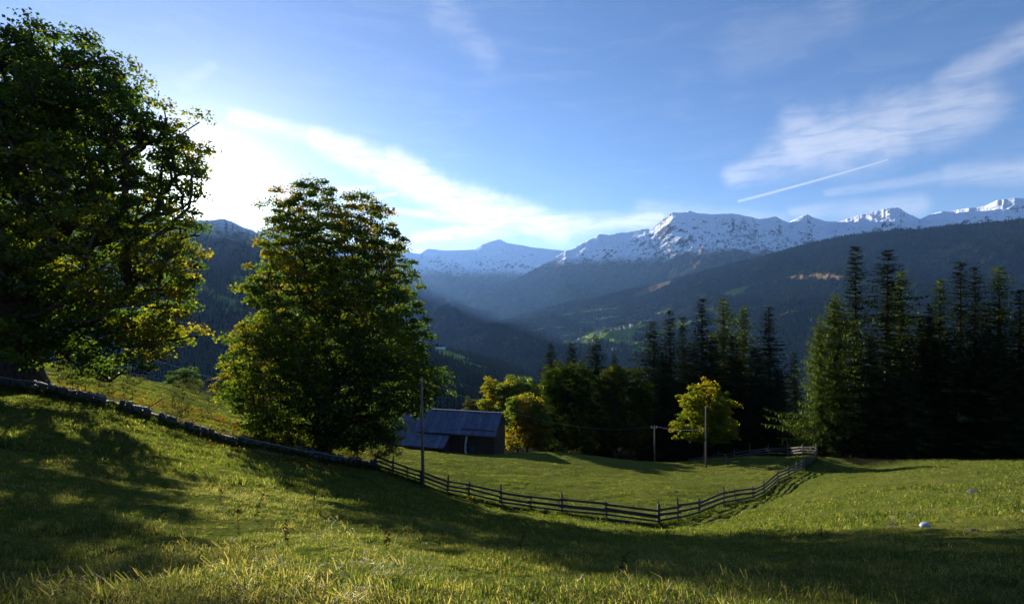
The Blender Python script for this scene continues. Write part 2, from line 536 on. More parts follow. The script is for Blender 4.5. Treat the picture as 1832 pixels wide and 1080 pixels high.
def mountain_mat(name, snow_lo, snow_hi, rock=(.13, .12, .12), slope_k=0.55):
    m, g = new_mat(name)
    ge = g.n('ShaderNodeNewGeometry')
    pos = ge.outputs['Position']
    sp = g.n('ShaderNodeSeparateXYZ'); g.L(pos, sp.inputs[0])
    sn = g.n('ShaderNodeSeparateXYZ'); g.L(ge.outputs['True Normal'], sn.inputs[0])
    n1 = g.noise(0.0022, pos, 6, 0.62)
    n2 = g.noise(0.012, pos, 6, 0.7)
    n3 = g.noise(0.05, pos, 4, 0.7)
    # bare ground: forest, alpine pasture, rock by height
    forest = g.mix(g.mr(n2, 0.3, 0.7), (.005, .010, .007, 1), (.026, .036, .014, 1))
    glade = g.m('MULTIPLY', g.mr(g.noise(0.0045, pos, 5, 0.6, 0.5), 0.56, 0.66), 0.7)
    forest = g.mix(glade, forest, (.075, .085, .026, 1))
    past = g.mix(g.mr(n2, 0.35, 0.65), (.055, .052, .026, 1), (.11, .085, .045, 1))
    hz = g.m('ADD', sp.outputs[2], g.m('MULTIPLY', g.m('SUBTRACT', n1, 0.5), 500.0))
    c = g.mix(g.mr(hz, snow_lo - 330, snow_lo - 60), forest, past)
    mead = g.n('ShaderNodeAttribute', attribute_name='meadow')
    gm = g.mix(g.mr(n2, 0.35, 0.7), (.12, .19, .028, 1), (.18, .22, .045, 1))
    c = g.mix(mead.outputs['Fac'], c, gm)
    br = g.n('ShaderNodeAttribute', attribute_name='brown')
    c = g.mix(br.outputs['Fac'], c, g.mix(g.mr(n3, 0.3, 0.7), (.20, .125, .055, 1), (.10, .08, .04, 1)))
    # snow
    sz = g.m('ADD', sp.outputs[2], g.m('ADD', g.m('MULTIPLY', g.m('SUBTRACT', n1, 0.5), 330.0), g.m('MULTIPLY', g.m('SUBTRACT', n2, 0.5), 190.0)))
    sz = g.m('ADD', sz, g.m('MULTIPLY', g.m('SUBTRACT', n3, 0.5), 70.0))
    hmask = g.mr(sz, snow_lo, snow_hi)
    steep = g.m('ADD', sn.outputs[2], g.m('MULTIPLY', g.m('SUBTRACT', n2, 0.5), 0.40))
    smask = g.mr(steep, slope_k - 0.06, slope_k + 0.10)
    rk = g.mix(g.mr(n3, 0.3, 0.7), (rock[0] * .6, rock[1] * .6, rock[2] * .62, 1), (*rock, 1))
    high = g.mix(smask, rk, (.82, .85, .90, 1))
    c = g.mix(hmask, c, high)
    b = g.n('ShaderNodeBsdfDiffuse')
    bp = g.n('ShaderNodeBump')
    bp.inputs['Strength'].default_value = 0.7
    bp.inputs['Distance'].default_value = 28.0
    g.L(g.m('ADD', n2, g.m('MULTIPLY', n3, 0.45)), bp.inputs['Height'])
    g.L(bp.outputs[0], b.inputs['Normal'])
    g.L(c, b.inputs[0])
    g.L(b.outputs[0], g.out.inputs[0])
    return m


# ------------------------------------------------------------------ near ground: thin plate spline through surveyed points
CP = [(0, 0, -1.7), (-3.3, 3.3, -1.95), (-1.7, 3.4, -2.0), (0, 3.6, -2.12), (2.1, 4.2, -2.48), (5.4, 5.4, -3.18),
      (0, -10, .2), (-14, -10, 1.6), (14, -12, -2.2), (-30, 0, 1.2), (-34, 14, -1.6), (32, 0, -6.2)]
for p in [(0, 900, 8), (0, 800, 15), (0, 740, 21), (0, 695, 29), (-200, 680, 30), (-300, 760, 14),
          (220, 1000, 5.5), (220, 900, 10), (220, 820, 18), (220, 738, 31), (400, 1000, 5.8), (400, 900, 11), (400, 840, 20), (400, 792, 34),
          (600, 1000, 6), (600, 930, 11), (600, 888, 17), (600, 862, 26), (600, 832, 38),
          (750, 1000, 6.5), (750, 928, 15), (750, 898, 26), (750, 866, 38.5), (900, 1040, 5.6), (900, 958, 14), (900, 934, 24), (900, 907, 34.5),
          (1000, 1000, 8.6), (1000, 968, 16), (1000, 926, 31), (1178, 1040, 6.2), (1178, 985, 11.5), (1178, 962, 20), (1178, 941, 30.5),
          (1350, 1040, 6.2), (1350, 985, 11.2), (1350, 957, 17), (1350, 932, 26), (1350, 893, 44), (1500, 1000, 9), (1500, 956, 14.5), (1500, 921, 23),
          (1500, 870, 40), (1490, 832, 60), (1655, 936, 14.5), (1655, 870, 32), (1660, 824, 57), (1832, 1000, 8.4), (1832, 940, 12.5), (1832, 900, 19), (1832, 860, 31),
          (1832, 824, 50), (2050, 900, 17), (2050, 820, 42), (1462, 819, 62), (703, 851, 38), (703, 802, 68), (740, 803, 75), (880, 812, 74),
          (1000, 880, 42), (1000, 842, 56), (1000, 809, 76), (1170, 880, 44), (1170, 846, 60), (1170, 827, 70), (1263, 834, 67), (1263, 822, 73), (1420, 817, 67),
          (1330, 816, 71), (1330, 870, 48), (1060, 815, 74), (940, 808, 75), (1240, 862, 52),
          (100, 692, 33.5), (100, 655, 56), (250, 742, 33), (250, 700, 50), (250, 678, 74), (400, 745, 55), (400, 716, 86), (480, 802, 36.5), (480, 766, 58), (480, 748, 76),
          (600, 808, 44), (600, 790, 60), (600, 782, 80), (0, 655, 55), (0, 640, 70), (-200, 640, 45), (40, 697, 30),
          (1000, 860, 100), (1170, 870, 98), (1330, 838, 90), (1500, 832, 90), (1660, 838, 80), (1832, 848, 74), (880, 840, 104), (715, 797, 95), (600, 800, 110),
          (285, 694, 140), (400, 720, 150), (150, 680, 120), (0, 655, 110)]:
    CP.append(P(*p))
for px in (985, 1066, 1168, 1260, 1375, 1430):
    CP.append(P(px, 828, 118))
for px in (-300, 0, 300, 600, 900, 1200, 1500, 1832, 2100):
    CP.append(((px - 916) / F * 175, 175, -48.0 + max(0, 500 - px) * 0.012))
    CP.append(((px - 916) / F * 235, 235, -72.0))
CP = np.array(CP)


class TPS:
    def __init__(s, p, z, reg=0.4):
        n = len(p)
        s.p = p
        s.sc = 1.0
        K = s._k(p, p) + np.eye(n) * reg
        A = np.zeros((n + 3, n + 3))
        A[:n, :n] = K
        A[:n, n] = 1; A[:n, n + 1:] = p
        A[n, :n] = 1; A[n + 1:, :n] = p.T
        s.w = np.linalg.solve(A, np.concatenate([z, [0, 0, 0]]))

    def _k(s, a, b):
        d2 = ((a[:, None, :] - b[None, :, :]) ** 2).sum(-1)
        return 0.5 * d2 * np.log(d2 + 1e-9)

    def __call__(s, x, y):
        x = np.asarray(x, float); y = np.asarray(y, float)
        q = np.stack([x.ravel(), y.ravel()], 1)
        out = np.empty(len(q))
        for i in range(0, len(q), 20000):
            c = q[i:i + 20000]
            out[i:i + 20000] = s._k(c, s.p) @ s.w[:-3] + s.w[-3] + c @ s.w[-2:]
        return out.reshape(x.shape)


_tps = TPS(CP[:, :2], CP[:, 2])


def gz(x, y):
    x = np.asarray(x, float); y = np.asarray(y, float)
    r = np.hypot(x, y)
    z = _tps(x, y)
    z = z + fbm(x * 0.22, y * 0.22, 3, 5) * 0.16 * np.clip(r / 12, 0.25, 1)
    z = z + fbm(x * 0.9, y * 0.9, 4, 9, 0.6) * 0.12
    return z


def G(px, row, Y):
    """ground point below / above the sight line: x from the pixel column, depth Y, height from the ground"""
    x = (px - 916) / F * Y
    return Vector((x, Y, float(gz(x, Y))))


def near_grid(nc=560, nr=560):
    v = np.linspace(0, 1, nr)
    y = -9 + 14 * v + 235 * v ** 3.2
    u = np.linspace(-1, 1, nc)
    hw = 13 + 1.18 * np.maximum(y, 0)
    X = u[None, :] * hw[:, None]
    Y = np.repeat(y[:, None], nc, 1)
    return X, Y


X, Y = near_grid()
Z = gz(X, Y)
PXC = 916 + X / np.maximum(Y, 1) * F
# worn track in the left field, forest floor beyond the meadow's edge
t = (Y - 36) / 50
pathx = -17 - 20 * t
path = np.exp(-((X - pathx - fbm(Y * .1, Y * 0, 2) * 1.5) / 1.3) ** 2) * ((Y > 34) & (Y < 100) & (X < -14))
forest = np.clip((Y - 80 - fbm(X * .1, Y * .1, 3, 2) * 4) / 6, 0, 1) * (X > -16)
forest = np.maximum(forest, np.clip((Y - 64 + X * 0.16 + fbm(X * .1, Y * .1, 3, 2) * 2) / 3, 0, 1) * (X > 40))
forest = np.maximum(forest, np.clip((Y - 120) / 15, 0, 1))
M['turf'] = ground_mat()
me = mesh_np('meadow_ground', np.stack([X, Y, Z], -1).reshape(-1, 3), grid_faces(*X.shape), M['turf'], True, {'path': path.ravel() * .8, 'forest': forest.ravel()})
tag(link('meadow_ground', me), kind='structure')

# ------------------------------------------------------------------ far terrain patches
def patch(name, mat, px0, px1, ncol, nrow, ridge, Yr, foot_row, Yf, amp=70, wl=900, seed=1, power=1.0, back=0.5, env=(0.25, 1.0), noct=6, rig=True, meadows=(), browns=(), jit=0.0, terrace=None):
    """mountain side between a foot line and a ridge line; height follows ridge / foot, relief from ridged noise"""
    px = np.linspace(px0, px1, ncol)
    interp = lambda tab: np.interp(px, [a for a, b in tab], [b for a, b in tab])
    R = interp(ridge); YR = interp(Yr); FR = interp(foot_row); YF = interp(Yf)
    kk = np.exp(-0.5 * (np.arange(-90, 91) * (px[1] - px[0]) / 45.0) ** 2); kk /= kk.sum()
    YR = np.convolve(np.pad(YR, 90, mode='edge'), kk, 'valid')
    if jit:
        R = R + fbm(px * 0.045, px * 0, 5, seed + 3, 0.65) * jit
    nb = max(6, nrow // 10)
    s = np.concatenate([np.linspace(0, 1, nrow) ** 1.15, 1 + np.linspace(0, 1, nb + 1)[1:] * back])
    Sg = np.repeat(s[:, None], ncol, 1)
    Yv = YF + (YR - YF) * Sg
    zr = (540 - R) / F * YR; zf = (540 - FR) / F * YF
    sc = np.clip(Sg, 0, 1)
    prof = sc ** power
    k = np.exp(-0.5 * (np.arange(-90, 91) * (px[1] - px[0]) / 38.0) ** 2); k /= k.sum()
    sm = lambda a: np.convolve(np.pad(a, 90, mode='edge'), k, 'valid')
    zb = sm(zr)
    wz = np.clip((sc - 0.45) / 0.55, 0, 1) ** 1.6
    Zv = zf + (zb + (zr - zb) * wz - zf) * prof
    Zv = Zv - np.clip(Sg - 1, 0, None) * (YR - YF) * 0.75
    PXg = np.repeat(px[None, :], len(s), 0)
    Xv = (PXg - 916) / F * Yv
    e = env[0] + (env[1] - env[0]) * np.sin(np.clip(Sg, 0, 1) * math.pi) ** 0.8
    if rig:
        nz = ridged(Xv / wl, Yv / wl, noct, seed) - 0.42
    else:
        nz = fbm(Xv / wl, Yv / wl, noct, seed, 0.55)
    nf = fbm(Xv / (wl * .12), Yv / (wl * .12), 4, seed + 50, 0.6)
    Zv = Zv + (nz * amp + nf * amp * 0.14) * e
    if terrace:
        pc, pw2, Yc2, Yw2, B2 = terrace
        Zv = Zv - B2 * np.tanh((Yv - Yc2) / Yw2) * np.exp(-((PXg - pc) / pw2) ** 2) * np.exp(-((Yv - Yc2) / (Yw2 * 3)) ** 2)
    row = 540 - Zv / Yv * F
    mead = np.zeros_like(Zv); brn = np.zeros_like(Zv)
    warp = fbm(Xv / 260, Yv / 260, 4, 77, 0.6)
    for dst, lst in ((mead, meadows), (brn, browns)):
        for (cx, cy, rx, ry, tilt, th) in lst:
            dx = PXg - cx; dy = row - cy
            c_, s_ = math.cos(tilt), math.sin(tilt)
            u = (dx * c_ + dy * s_) / rx; v = (-dx * s_ + dy * c_) / ry
            d = np.hypot(u, v) + warp * 0.9
            np.maximum(dst, np.clip((th - d) / 0.12, 0, 1), out=dst)
    me = mesh_np(name, np.stack([Xv, Yv, Zv], -1).reshape(-1, 3), grid_faces(*Xv.shape), mat, True, {'meadow': mead.ravel(), 'brown': brn.ravel()})
    o = tag(link(name, me), kind='structure')
    return dict(o=o, X=Xv, Y=Yv, Z=Zv, px=PXg, row=row, mead=mead, brn=brn, s=Sg)


M['m_far'] = mountain_mat('far_snow_mountain', 640, 980, (.14, .14, .16), 0.66)
M['m_right'] = mountain_mat('snow_massif', 650, 880, (.09, .085, .09), 0.62)
M['m_slope'] = mountain_mat('forest_slope', 2500, 2600)
M['m_left'] = mountain_mat('left_mountain', 430, 640, (.07, .07, .075), 0.72)

far_pt = patch('far_mountain', M['m_far'], 560, 1150, 620, 170,
      [(560, 455), (640, 440), (715, 443), (728, 447), (738, 452), (752, 455), (765, 446), (800, 448), (848, 446), (862, 436), (876, 431), (888, 428), (896, 427), (905, 433), (925, 436), (948, 441), (975, 444), (1005, 449), (1060, 455), (1150, 460)],
      [(560, 16000), (1150, 16500)], [(560, 615), (1150, 600)], [(560, 8200), (1150, 8800)], amp=600, wl=2200, seed=4, power=1.25, env=(0.12, 1.0), noct=7, jit=1.6)

massif = patch('mountain', M['m_right'], 700, 2150, 1250, 380,
      [(700, 600), (740, 585), (780, 562), (850, 532), (900, 508), (960, 478), (1005, 453), (1022, 446), (1040, 436), (1060, 426), (1072, 418), (1090, 418), (1120, 416), (1142, 411), (1160, 409),
       (1172, 404), (1185, 393), (1192, 386), (1203, 379), (1215, 379), (1235, 377), (1250, 381), (1265, 382), (1290, 382), (1320, 385), (1338, 388), (1355, 391), (1375, 389), (1388, 387),
       (1400, 393), (1412, 398), (1425, 392), (1436, 386), (1444, 383), (1455, 389), (1475, 395), (1500, 397), (1520, 391), (1540, 384), (1560, 379), (1585, 373), (1606, 371), (1622, 379), (1645, 392), (1662, 385), (1680, 379), (1700, 380), (1720, 376), (1745, 374), (1765, 368), (1785, 358), (1800, 357), (1815, 353), (1832, 355), (1900, 350), (2150, 372)],
      [(700, 7000), (1005, 10500), (1100, 10500), (1240, 9300), (1410, 9800), (1600, 9000), (1832, 7800), (2150, 7000)],
      [(700, 620), (900, 600), (1200, 580), (1500, 560), (2150, 560)], [(700, 5200), (900, 5200), (1200, 4600), (2150, 4200)],
      amp=560, wl=1700, seed=8, power=1.7, env=(0.10, 1.0), noct=7, jit=2.4,
      browns=((1475, 494, 40, 6, 0, 1.0), (1155, 522, 40, 5, -.35, 1.0), (1400, 497, 20, 4, 0, .8)))

MEADS = [(1085, 600, 75, 14, -.1, .8), (960, 590, 26, 3, -.2, .8), (1180, 560, 30, 3, -.2, .8), (1000, 585, 22, 3, 0, .8), (1240, 575, 24, 4, -.2, .8), (930, 604, 16, 2, 0, .8), (1400, 560, 30, 4, -.2, .6), (1068, 602, 55, 10, -.05, .9), (1120, 588, 42, 8, -.3, .95), (1105, 610, 40, 9, 0, .9), (1150, 626, 26, 7, -.1, .95), (1060, 612, 45, 8, 0, .7),
         (1195, 590, 30, 9, -.4, .9), (1090, 568, 26, 3, -.1, .8), (1045, 578, 26, 3, -.1, .7), (1150, 575, 26, 4, -.2, .8), (1318, 522, 26, 5, -.3, .9), (1010, 600, 26, 4, -.2, .7),
         (1060, 556, 30, 3, -.1, .7), (1230, 600, 20, 8, -.3, .8), (1280, 560, 30, 4, -.1, .7), (1010, 562, 20, 2.5, -.1, .8), (1100, 552, 24, 2.5, -.1, .7)]
slope = patch('forest_hill', M['m_slope'], 690, 2250, 1250, 420,
      [(690, 622), (760, 608), (830, 592), (900, 572), (1000, 546), (1100, 524), (1200, 500), (1300, 474), (1380, 455), (1440, 438), (1500, 425), (1560, 416), (1600, 411), (1650, 408), (1700, 402), (1760, 398), (1832, 393), (1950, 388), (2250, 380)],
      [(690, 6000), (1000, 5800), (1450, 5300), (1832, 4400), (2250, 3800)],
      [(690, 720), (900, 760), (1400, 780), (2250, 800)], [(690, 1900), (900, 1500), (1400, 1300), (2250, 1100)],
      amp=250, wl=1000, seed=21, power=1.45, env=(0.12, 1.0), rig=True, noct=6, jit=1.2, terrace=(1110, 125, 3300, 430, 160), meadows=MEADS,
      browns=((1158, 520, 34, 6, -.35, 1.0), (1488, 496, 34, 5, .05, .9), (1425, 497, 18, 4, 0, .8), (1018, 626, 12, 3, -.2, .8)))

left_back = patch('distant_peak', M['m_far'], 380, 760, 260, 60,
      [(380, 440), (440, 424), (462, 414), (480, 408), (490, 405), (500, 407), (520, 418), (560, 432), (640, 470), (760, 540)], [(380, 9000), (760, 9000)],
      [(380, 540), (760, 580)], [(380, 6500), (760, 6500)], amp=200, wl=1200, seed=31, power=1.1, env=(.03, 1.0), jit=1.5)

left_mt = patch('steep_mountain', M['m_left'], -700, 800, 900, 300,
      [(-700, 250), (-300, 270), (0, 318), (100, 330), (150, 338), (240, 366), (300, 392), (330, 395), (352, 394), (375, 393), (400, 391), (415, 396), (430, 404), (450, 410), (470, 424), (500, 440), (560, 478), (650, 528), (740, 586), (800, 612)],
      [(-700, 3200), (400, 4100), (800, 5200)], [(-700, 760), (400, 770), (640, 740), (800, 660)], [(-700, 900), (400, 1000), (640, 1500), (800, 3200)],
      amp=240, wl=900, seed=41, power=1.1, env=(0.03, 1.0), jit=2.0,
      meadows=((400, 535, 34, 5, .25, .95), (350, 522, 36, 6, -.1, .9), (430, 500, 26, 10, .3, .6), (420, 556, 24, 4, .2, .8)))

near_hill = patch('dark_hill', M['m_slope'], 560, 1060, 420, 120,
      [(560, 600), (640, 606), (700, 612), (740, 616), (775, 620), (800, 624), (840, 634), (880, 646), (920, 656), (950, 672), (1000, 705), (1060, 745)],
      [(560, 1350), (1060, 1500)], [(560, 800), (1060, 830)], [(560, 420), (1060, 520)], amp=34, wl=240, seed=51, power=0.9, env=(0.05, 1.0), jit=1.0,
      meadows=((800, 634, 46, 8, .25, .95), (850, 655, 50, 9, .3, .9), (830, 690, 20, 6, .2, .5)))

# ground between the near meadow and the valley
vy = np.linspace(0, 1, 120)
Yv = (170 + 1900 * vy ** 1.6)[:, None] * np.ones((1, 200))
Xv = np.linspace(-1.35, 1.45, 200)[None, :] * Yv
Zv = -56 - 400 * np.clip((Yv - 170) / 900, 0, 1) ** 0.9 + fbm(Xv / 130, Yv / 130, 5, 60) * 12 * np.clip((Yv - 150) / 200, 0, 1)
me = mesh_np('valley_floor', np.stack([Xv, Yv, Zv], -1).reshape(-1, 3), grid_faces(*Xv.shape), M['m_slope'], True, {'meadow': np.zeros(Xv.size), 'brown': np.zeros(Xv.size)})
tag(link('valley_floor', me), kind='structure')


# ------------------------------------------------------------------ forest on the far slopes (geometry nodes, uncountable)
def gn_scatter(name, pts, scales, prims, mat, label, cat, tilt=None):
    """points mesh with a node tree that sets one small conifer (or crown) on each point"""
    me = bpy.data.meshes.new(name)
    me.vertices.add(len(pts))
    me.vertices.foreach_set('co', np.asarray(pts, dtype=np.float32).ravel())
    at = me.attributes.new('sc', 'FLOAT', 'POINT'); at.data.foreach_set('value', np.asarray(scales, dtype=np.float32))
    o = link(name, me)
    tag(o, label, cat, kind='stuff')
    ng = bpy.data.node_groups.new(name + '_nodes', 'GeometryNodeTree')
    ng.interface.new_socket(name='Geometry', in_out='INPUT', socket_type='NodeSocketGeometry')
    ng.interface.new_socket(name='Geometry', in_out='OUTPUT', socket_type='NodeSocketGeometry')
    N = ng.nodes.new; L = ng.links.new
    gi = N('NodeGroupInput'); go = N('NodeGroupOutput')
    inst = N('GeometryNodeInstanceOnPoints')
    L(gi.outputs[0], inst.inputs['Points'])
    if prims == 'cone':
        c = N('GeometryNodeMeshCone')
        c.inputs['Vertices'].default_value = 5
        c.inputs['Radius Bottom'].default_value = 0.22
        c.inputs['Depth'].default_value = 1.0
        sm = N('GeometryNodeSetMaterial'); sm.inputs['Material'].default_value = mat
        L(c.outputs['Mesh'], sm.inputs['Geometry']); L(sm.outputs[0], inst.inputs['Instance'])
    elif prims == 'ball':
        c = N('GeometryNodeMeshIcoSphere')
        c.inputs['Radius'].default_value = 0.5
        c.inputs['Subdivisions'].default_value = 1
        sm = N('GeometryNodeSetMaterial'); sm.inputs['Material'].default_value = mat
        L(c.outputs['Mesh'], sm.inputs['Geometry']); L(sm.outputs[0], inst.inputs['Instance'])
    else:
        cnt = len(prims)
        ji = N('GeometryNodeGeometryToInstance')
        for p in reversed(prims):
            oi = N('GeometryNodeObjectInfo'); oi.inputs['Object'].default_value = p
            L(oi.outputs['Geometry'], ji.inputs[0])
        L(ji.outputs[0], inst.inputs['Instance'])
        inst.inputs['Pick Instance'].default_value = True
    rv = N('FunctionNodeRandomValue'); rv.data_type = 'FLOAT_VECTOR'
    tl = 0.12 if tilt is None else tilt
    rv.inputs[0].default_value = (-tl, -tl, 0); rv.inputs[1].default_value = (tl, tl, 6.283)
    L(rv.outputs[0], inst.inputs['Rotation'])
    na = N('GeometryNodeInputNamedAttribute'); na.data_type = 'FLOAT'; na.inputs['Name'].default_value = 'sc'
    L(na.outputs['Attribute'], inst.inputs['Scale'])
    L(inst.outputs[0], go.inputs[0])
    md = o.modifiers.new('scatter', 'NODES'); md.node_group = ng
    return o


def sample_patch(pt, n, keep, rng):
    X, Y, Z = pt['X'], pt['Y'], pt['Z']
    nr, nc = X.shape
    # triangle area in plan
    ax = X[1:, :-1] - X[:-1, :-1]; ay = Y[1:, :-1] - Y[:-1, :-1]; bx = X[:-1, 1:] - X[:-1, :-1]
    area = np.abs(ax * 0 - ay * bx)
    k = keep(pt)[:-1, :-1]
    w = (area * k).ravel()
    idx = rng.choice(len(w), n, p=w / w.sum())
    i = idx // (nc - 1); j = idx % (nc - 1)
    u = rng.random(n)[:, None]; v = rng.random(n)[:, None]
    Pm = np.stack([X, Y, Z], -1)
    return (Pm[i, j] * (1 - u) + Pm[i + 1, j] * u) * (1 - v) + (Pm[i, j + 1] * (1 - u) + Pm[i + 1, j + 1] * u) * v


def forest_mat(name, a, b):
    m, g = new_mat(name)
    oi = g.n('ShaderNodeObjectInfo')
    c = g.mix(oi.outputs['Random'], (*a, 1), (*b, 1))
    d = g.n('ShaderNodeBsdfDiffuse'); g.L(c, d.inputs[0]); g.L(d.outputs[0], g.out.inputs[0])
    return m


M['far_conifer'] = forest_mat('far_conifer', (.006, .013, .007), (.021, .031, .012))
M['far_broadleaf'] = forest_mat('far_broadleaf', (.04, .055, .018), (.12, .10, .03))
def keep_slope(pt):
    vis = np.clip((pt['px'] - 600) / 60, 0, 1) * np.clip((2000 - pt['px']) / 60, 0, 1)
    clump = fbm(pt['X'] / 150, pt['Y'] / 150, 3, 91)
    md = np.maximum(pt['mead'], pt['brn'])
    for q in range(1, 11):
        md = np.maximum(md, np.roll(pt['mead'], (q, -q), (0, 1)))
    k = (1 - md) ** 3 * (0.25 + np.clip(clump * 3 + 0.9, 0, 1))
    return vis * k * (pt['s'] < 1.02) * (1.0 + 1.5 * np.clip((4200 - pt['Y']) / 2500, 0, 1))
pts = sample_patch(slope, 120000, keep_slope, RNG)
sc = RNG.uniform(14, 27, len(pts))
pts[:, 2] += sc * 0.0 - 1
far_forest = gn_scatter('distant_forest', pts, sc, 'cone', M['far_conifer'], 'dark conifer forest covering the slope across the valley', 'forest')
pts = sample_patch(slope, 6000, lambda pt: (pt['row'] > 545) * (pt['row'] < 660) * (pt['px'] > 900) * (pt['px'] < 1700) * (1 - pt['mead'] * .93) * (pt['s'] < 1), RNG)
gn_scatter('distant_grove', pts + np.array([0, 0, 4.0]), RNG.uniform(8, 14, len(pts)), 'ball', M['far_broadleaf'], 'scattered pale broadleaf trees between the fields near the far village', 'woodland')
pts = sample_patch(massif, 60000, lambda pt: (pt['Z'] < 640) * (pt['px'] > 740) * (pt['px'] < 1850) * (pt['s'] < 1) * (1 - pt['brn']) * (fbm(pt['X'] / 300, pt['Y'] / 300, 4, 23) > -0.2), RNG)
gn_scatter('high_forest', pts, RNG.uniform(16, 28, len(pts)), 'cone', M['far_conifer'], 'hazy conifer forest below the snow line of the right massif', 'forest')
pts = sample_patch(left_mt, 32000, lambda pt: (pt['Z'] < 420) * (pt['px'] > 200) * (pt['px'] < 790) * (pt['s'] < 1) * (1 - pt['mead']) ** 2, RNG)
gn_scatter('shaded_forest', pts, RNG.uniform(16, 28, len(pts)), 'cone', M['far_conifer'], 'shaded conifer forest on the steep left mountain', 'forest')
pts = sample_patch(near_hill, 9000, lambda pt: (pt['px'] > 620) * (pt['s'] < 1.01) * (1 - pt['mead']) ** 2 * (fbm(pt['X'] / 60, pt['Y'] / 60, 3, 13) > -0.35), RNG)
gn_scatter('hillside_wood', pts, RNG.uniform(7, 17, len(pts)), 'cone', M['far_conifer'], 'dark wood on the hill behind the barn', 'forest')


# ------------------------------------------------------------------ broadleaf trees
def tree_skeleton(base, crown_pts, trunk_h, rng, lean=(0, 0), bend=0.25):
    """grow limbs from a short trunk to every clump; returns node arrays"""
    pos = [np.array(base, float)]
    par = [-1]
    n0 = 5
    for i in range(1, n0 + 1):
        t = i / n0
        pos.append(np.array(base) + np.array([lean[0] * t, lean[1] * t, trunk_h * t]))
        par.append(i - 1)
    top = pos[-1].copy()
    cp = np.asarray(crown_pts)
    order = np.argsort(np.linalg.norm(cp - top, axis=1))
    ends = []
    Ppos = np.zeros((len(cp) * 5 + 10, 3)); Ppos[:len(pos)] = pos
    depth = np.zeros(len(Ppos)); depth[:len(pos)] = np.arange(len(pos)) * (trunk_h / n0)
    n = len(pos)
    for ci in order:
        c = cp[ci]
        d = np.linalg.norm(Ppos[3:n] - c, axis=1)
        dz = c[2] - Ppos[3:n, 2]
        cost = d + 0.28 * depth[3:n] + np.where(dz < 0, -dz * 0.6, 0)
        j = 3 + int(np.argmin(cost))
        a = Ppos[j]
        L = d[j - 3]
        k = 1 if L < 0.9 else (2 if L < 2.5 else 4)
        prev = j
        off = rng.normal(0, 1, 3) * L * 0.06
        for q in range(1, k + 1):
            t = q / k
            p = a * (1 - t) + c * t
            p = p + off * math.sin(t * math.pi)
            p[2] += math.sin(t * math.pi) * L * bend * 0.45 * (0.3 + abs(c[2] - a[2]) / (L + .01) * -0.3 + .3)
            Ppos[n] = p; par.append(prev); depth[n] = depth[prev] + L / k
            prev = n
            n += 1
        ends.append(prev)
    par = np.array(par)
    cnt = np.zeros(n)
    cnt[ends] += 1
    for i in range(n - 1, 0, -1):
        cnt[par[i]] += cnt[i]
    return Ppos[:n], par, cnt


def skeleton_tubes(pos, par, cnt, r0, expo=0.5, flare=1.5, base_nodes=4, rmin=0.012):
    n = len(pos)
    rad = np.maximum(r0 * (np.maximum(cnt, 1) / cnt[0]) ** expo, rmin)
    rad[0] *= flare; rad[1] *= 1.0 + (flare - 1) * 0.3
    kids = [[] for _ in range(n)]
    for i in range(1, n):
        kids[par[i]].append(i)
    b = MB()
    stack = [(0, None)]
    while stack:
        s, fr = stack.pop()
        ch = [s] if fr is None else [fr, s]
        cur = s
        while kids[cur]:
            ks = sorted(kids[cur], key=lambda k: -cnt[k])
            for k in ks[1:]:
                stack.append((k, cur))
            ch.append(ks[0]); cur = ks[0]
        if len(ch) < 2:
            continue
        rr = [float(rad[c]) for c in ch]
        if fr is not None:
            rr[0] = float(min(rad[fr] * 0.8, rad[s] * 1.15))
        big = max(rr)
        b.tube([pos[c] for c in ch], rr, 12 if big > 0.3 else (7 if big > 0.07 else 4), cap=False)
    return b


def leaf_cloud(centers, radii, n_per, size, rng, flat=0.55, tint_fn=None, kite=True, droop=0.3):
    """leaf faces on the upper shells of small clumps"""
    C = np.repeat(centers, n_per, 0)
    R = np.repeat(radii, n_per)[:, None]
    n = len(C)
    d = rng.normal(0, 1, (n, 3))
    d /= np.linalg.norm(d, axis=1)[:, None]
    d[:, 2] = np.where(d[:, 2] < -0.25, -d[:, 2] * 0.6, d[:, 2])
    rr = rng.random(n)[:, None] ** 0.45
    p = C + d * R * rr * np.array([1, 1, flat])
    # normal: outward + up + random
    nn = d * 0.6 + np.array([0, 0, 0.35]) + rng.normal(0, 0.6, (n, 3))
    nn /= np.linalg.norm(nn, axis=1)[:, None]
    a = np.cross(nn, rng.normal(0, 1, (n, 3)))
    a[:, 2] -= droop * 0.5
    a /= np.linalg.norm(a, axis=1)[:, None]
    b = np.cross(nn, a)
    s = size * rng.uniform(0.65, 1.3, n)[:, None]
    v0 = p - a * s * 0.5
    v2 = p + a * s * 0.5
    v1 = p + b * s * 0.48 - a * s * 0.05 + nn * s * 0.12
    v3 = p - b * s * 0.48 - a * s * 0.05 + nn * s * 0.12
    V = np.stack([v0, v1, v2, v3], 1).reshape(-1, 3)
    k = np.arange(n) * 4
    Fq = np.stack([k, k + 1, k + 2, k + 3], 1)
    t = tint_fn(p) if tint_fn is not None else rng.random(n)
    t = np.clip(t + rng.normal(0, 0.09, n), 0, 1)
    return V, Fq, np.repeat(t, 4)


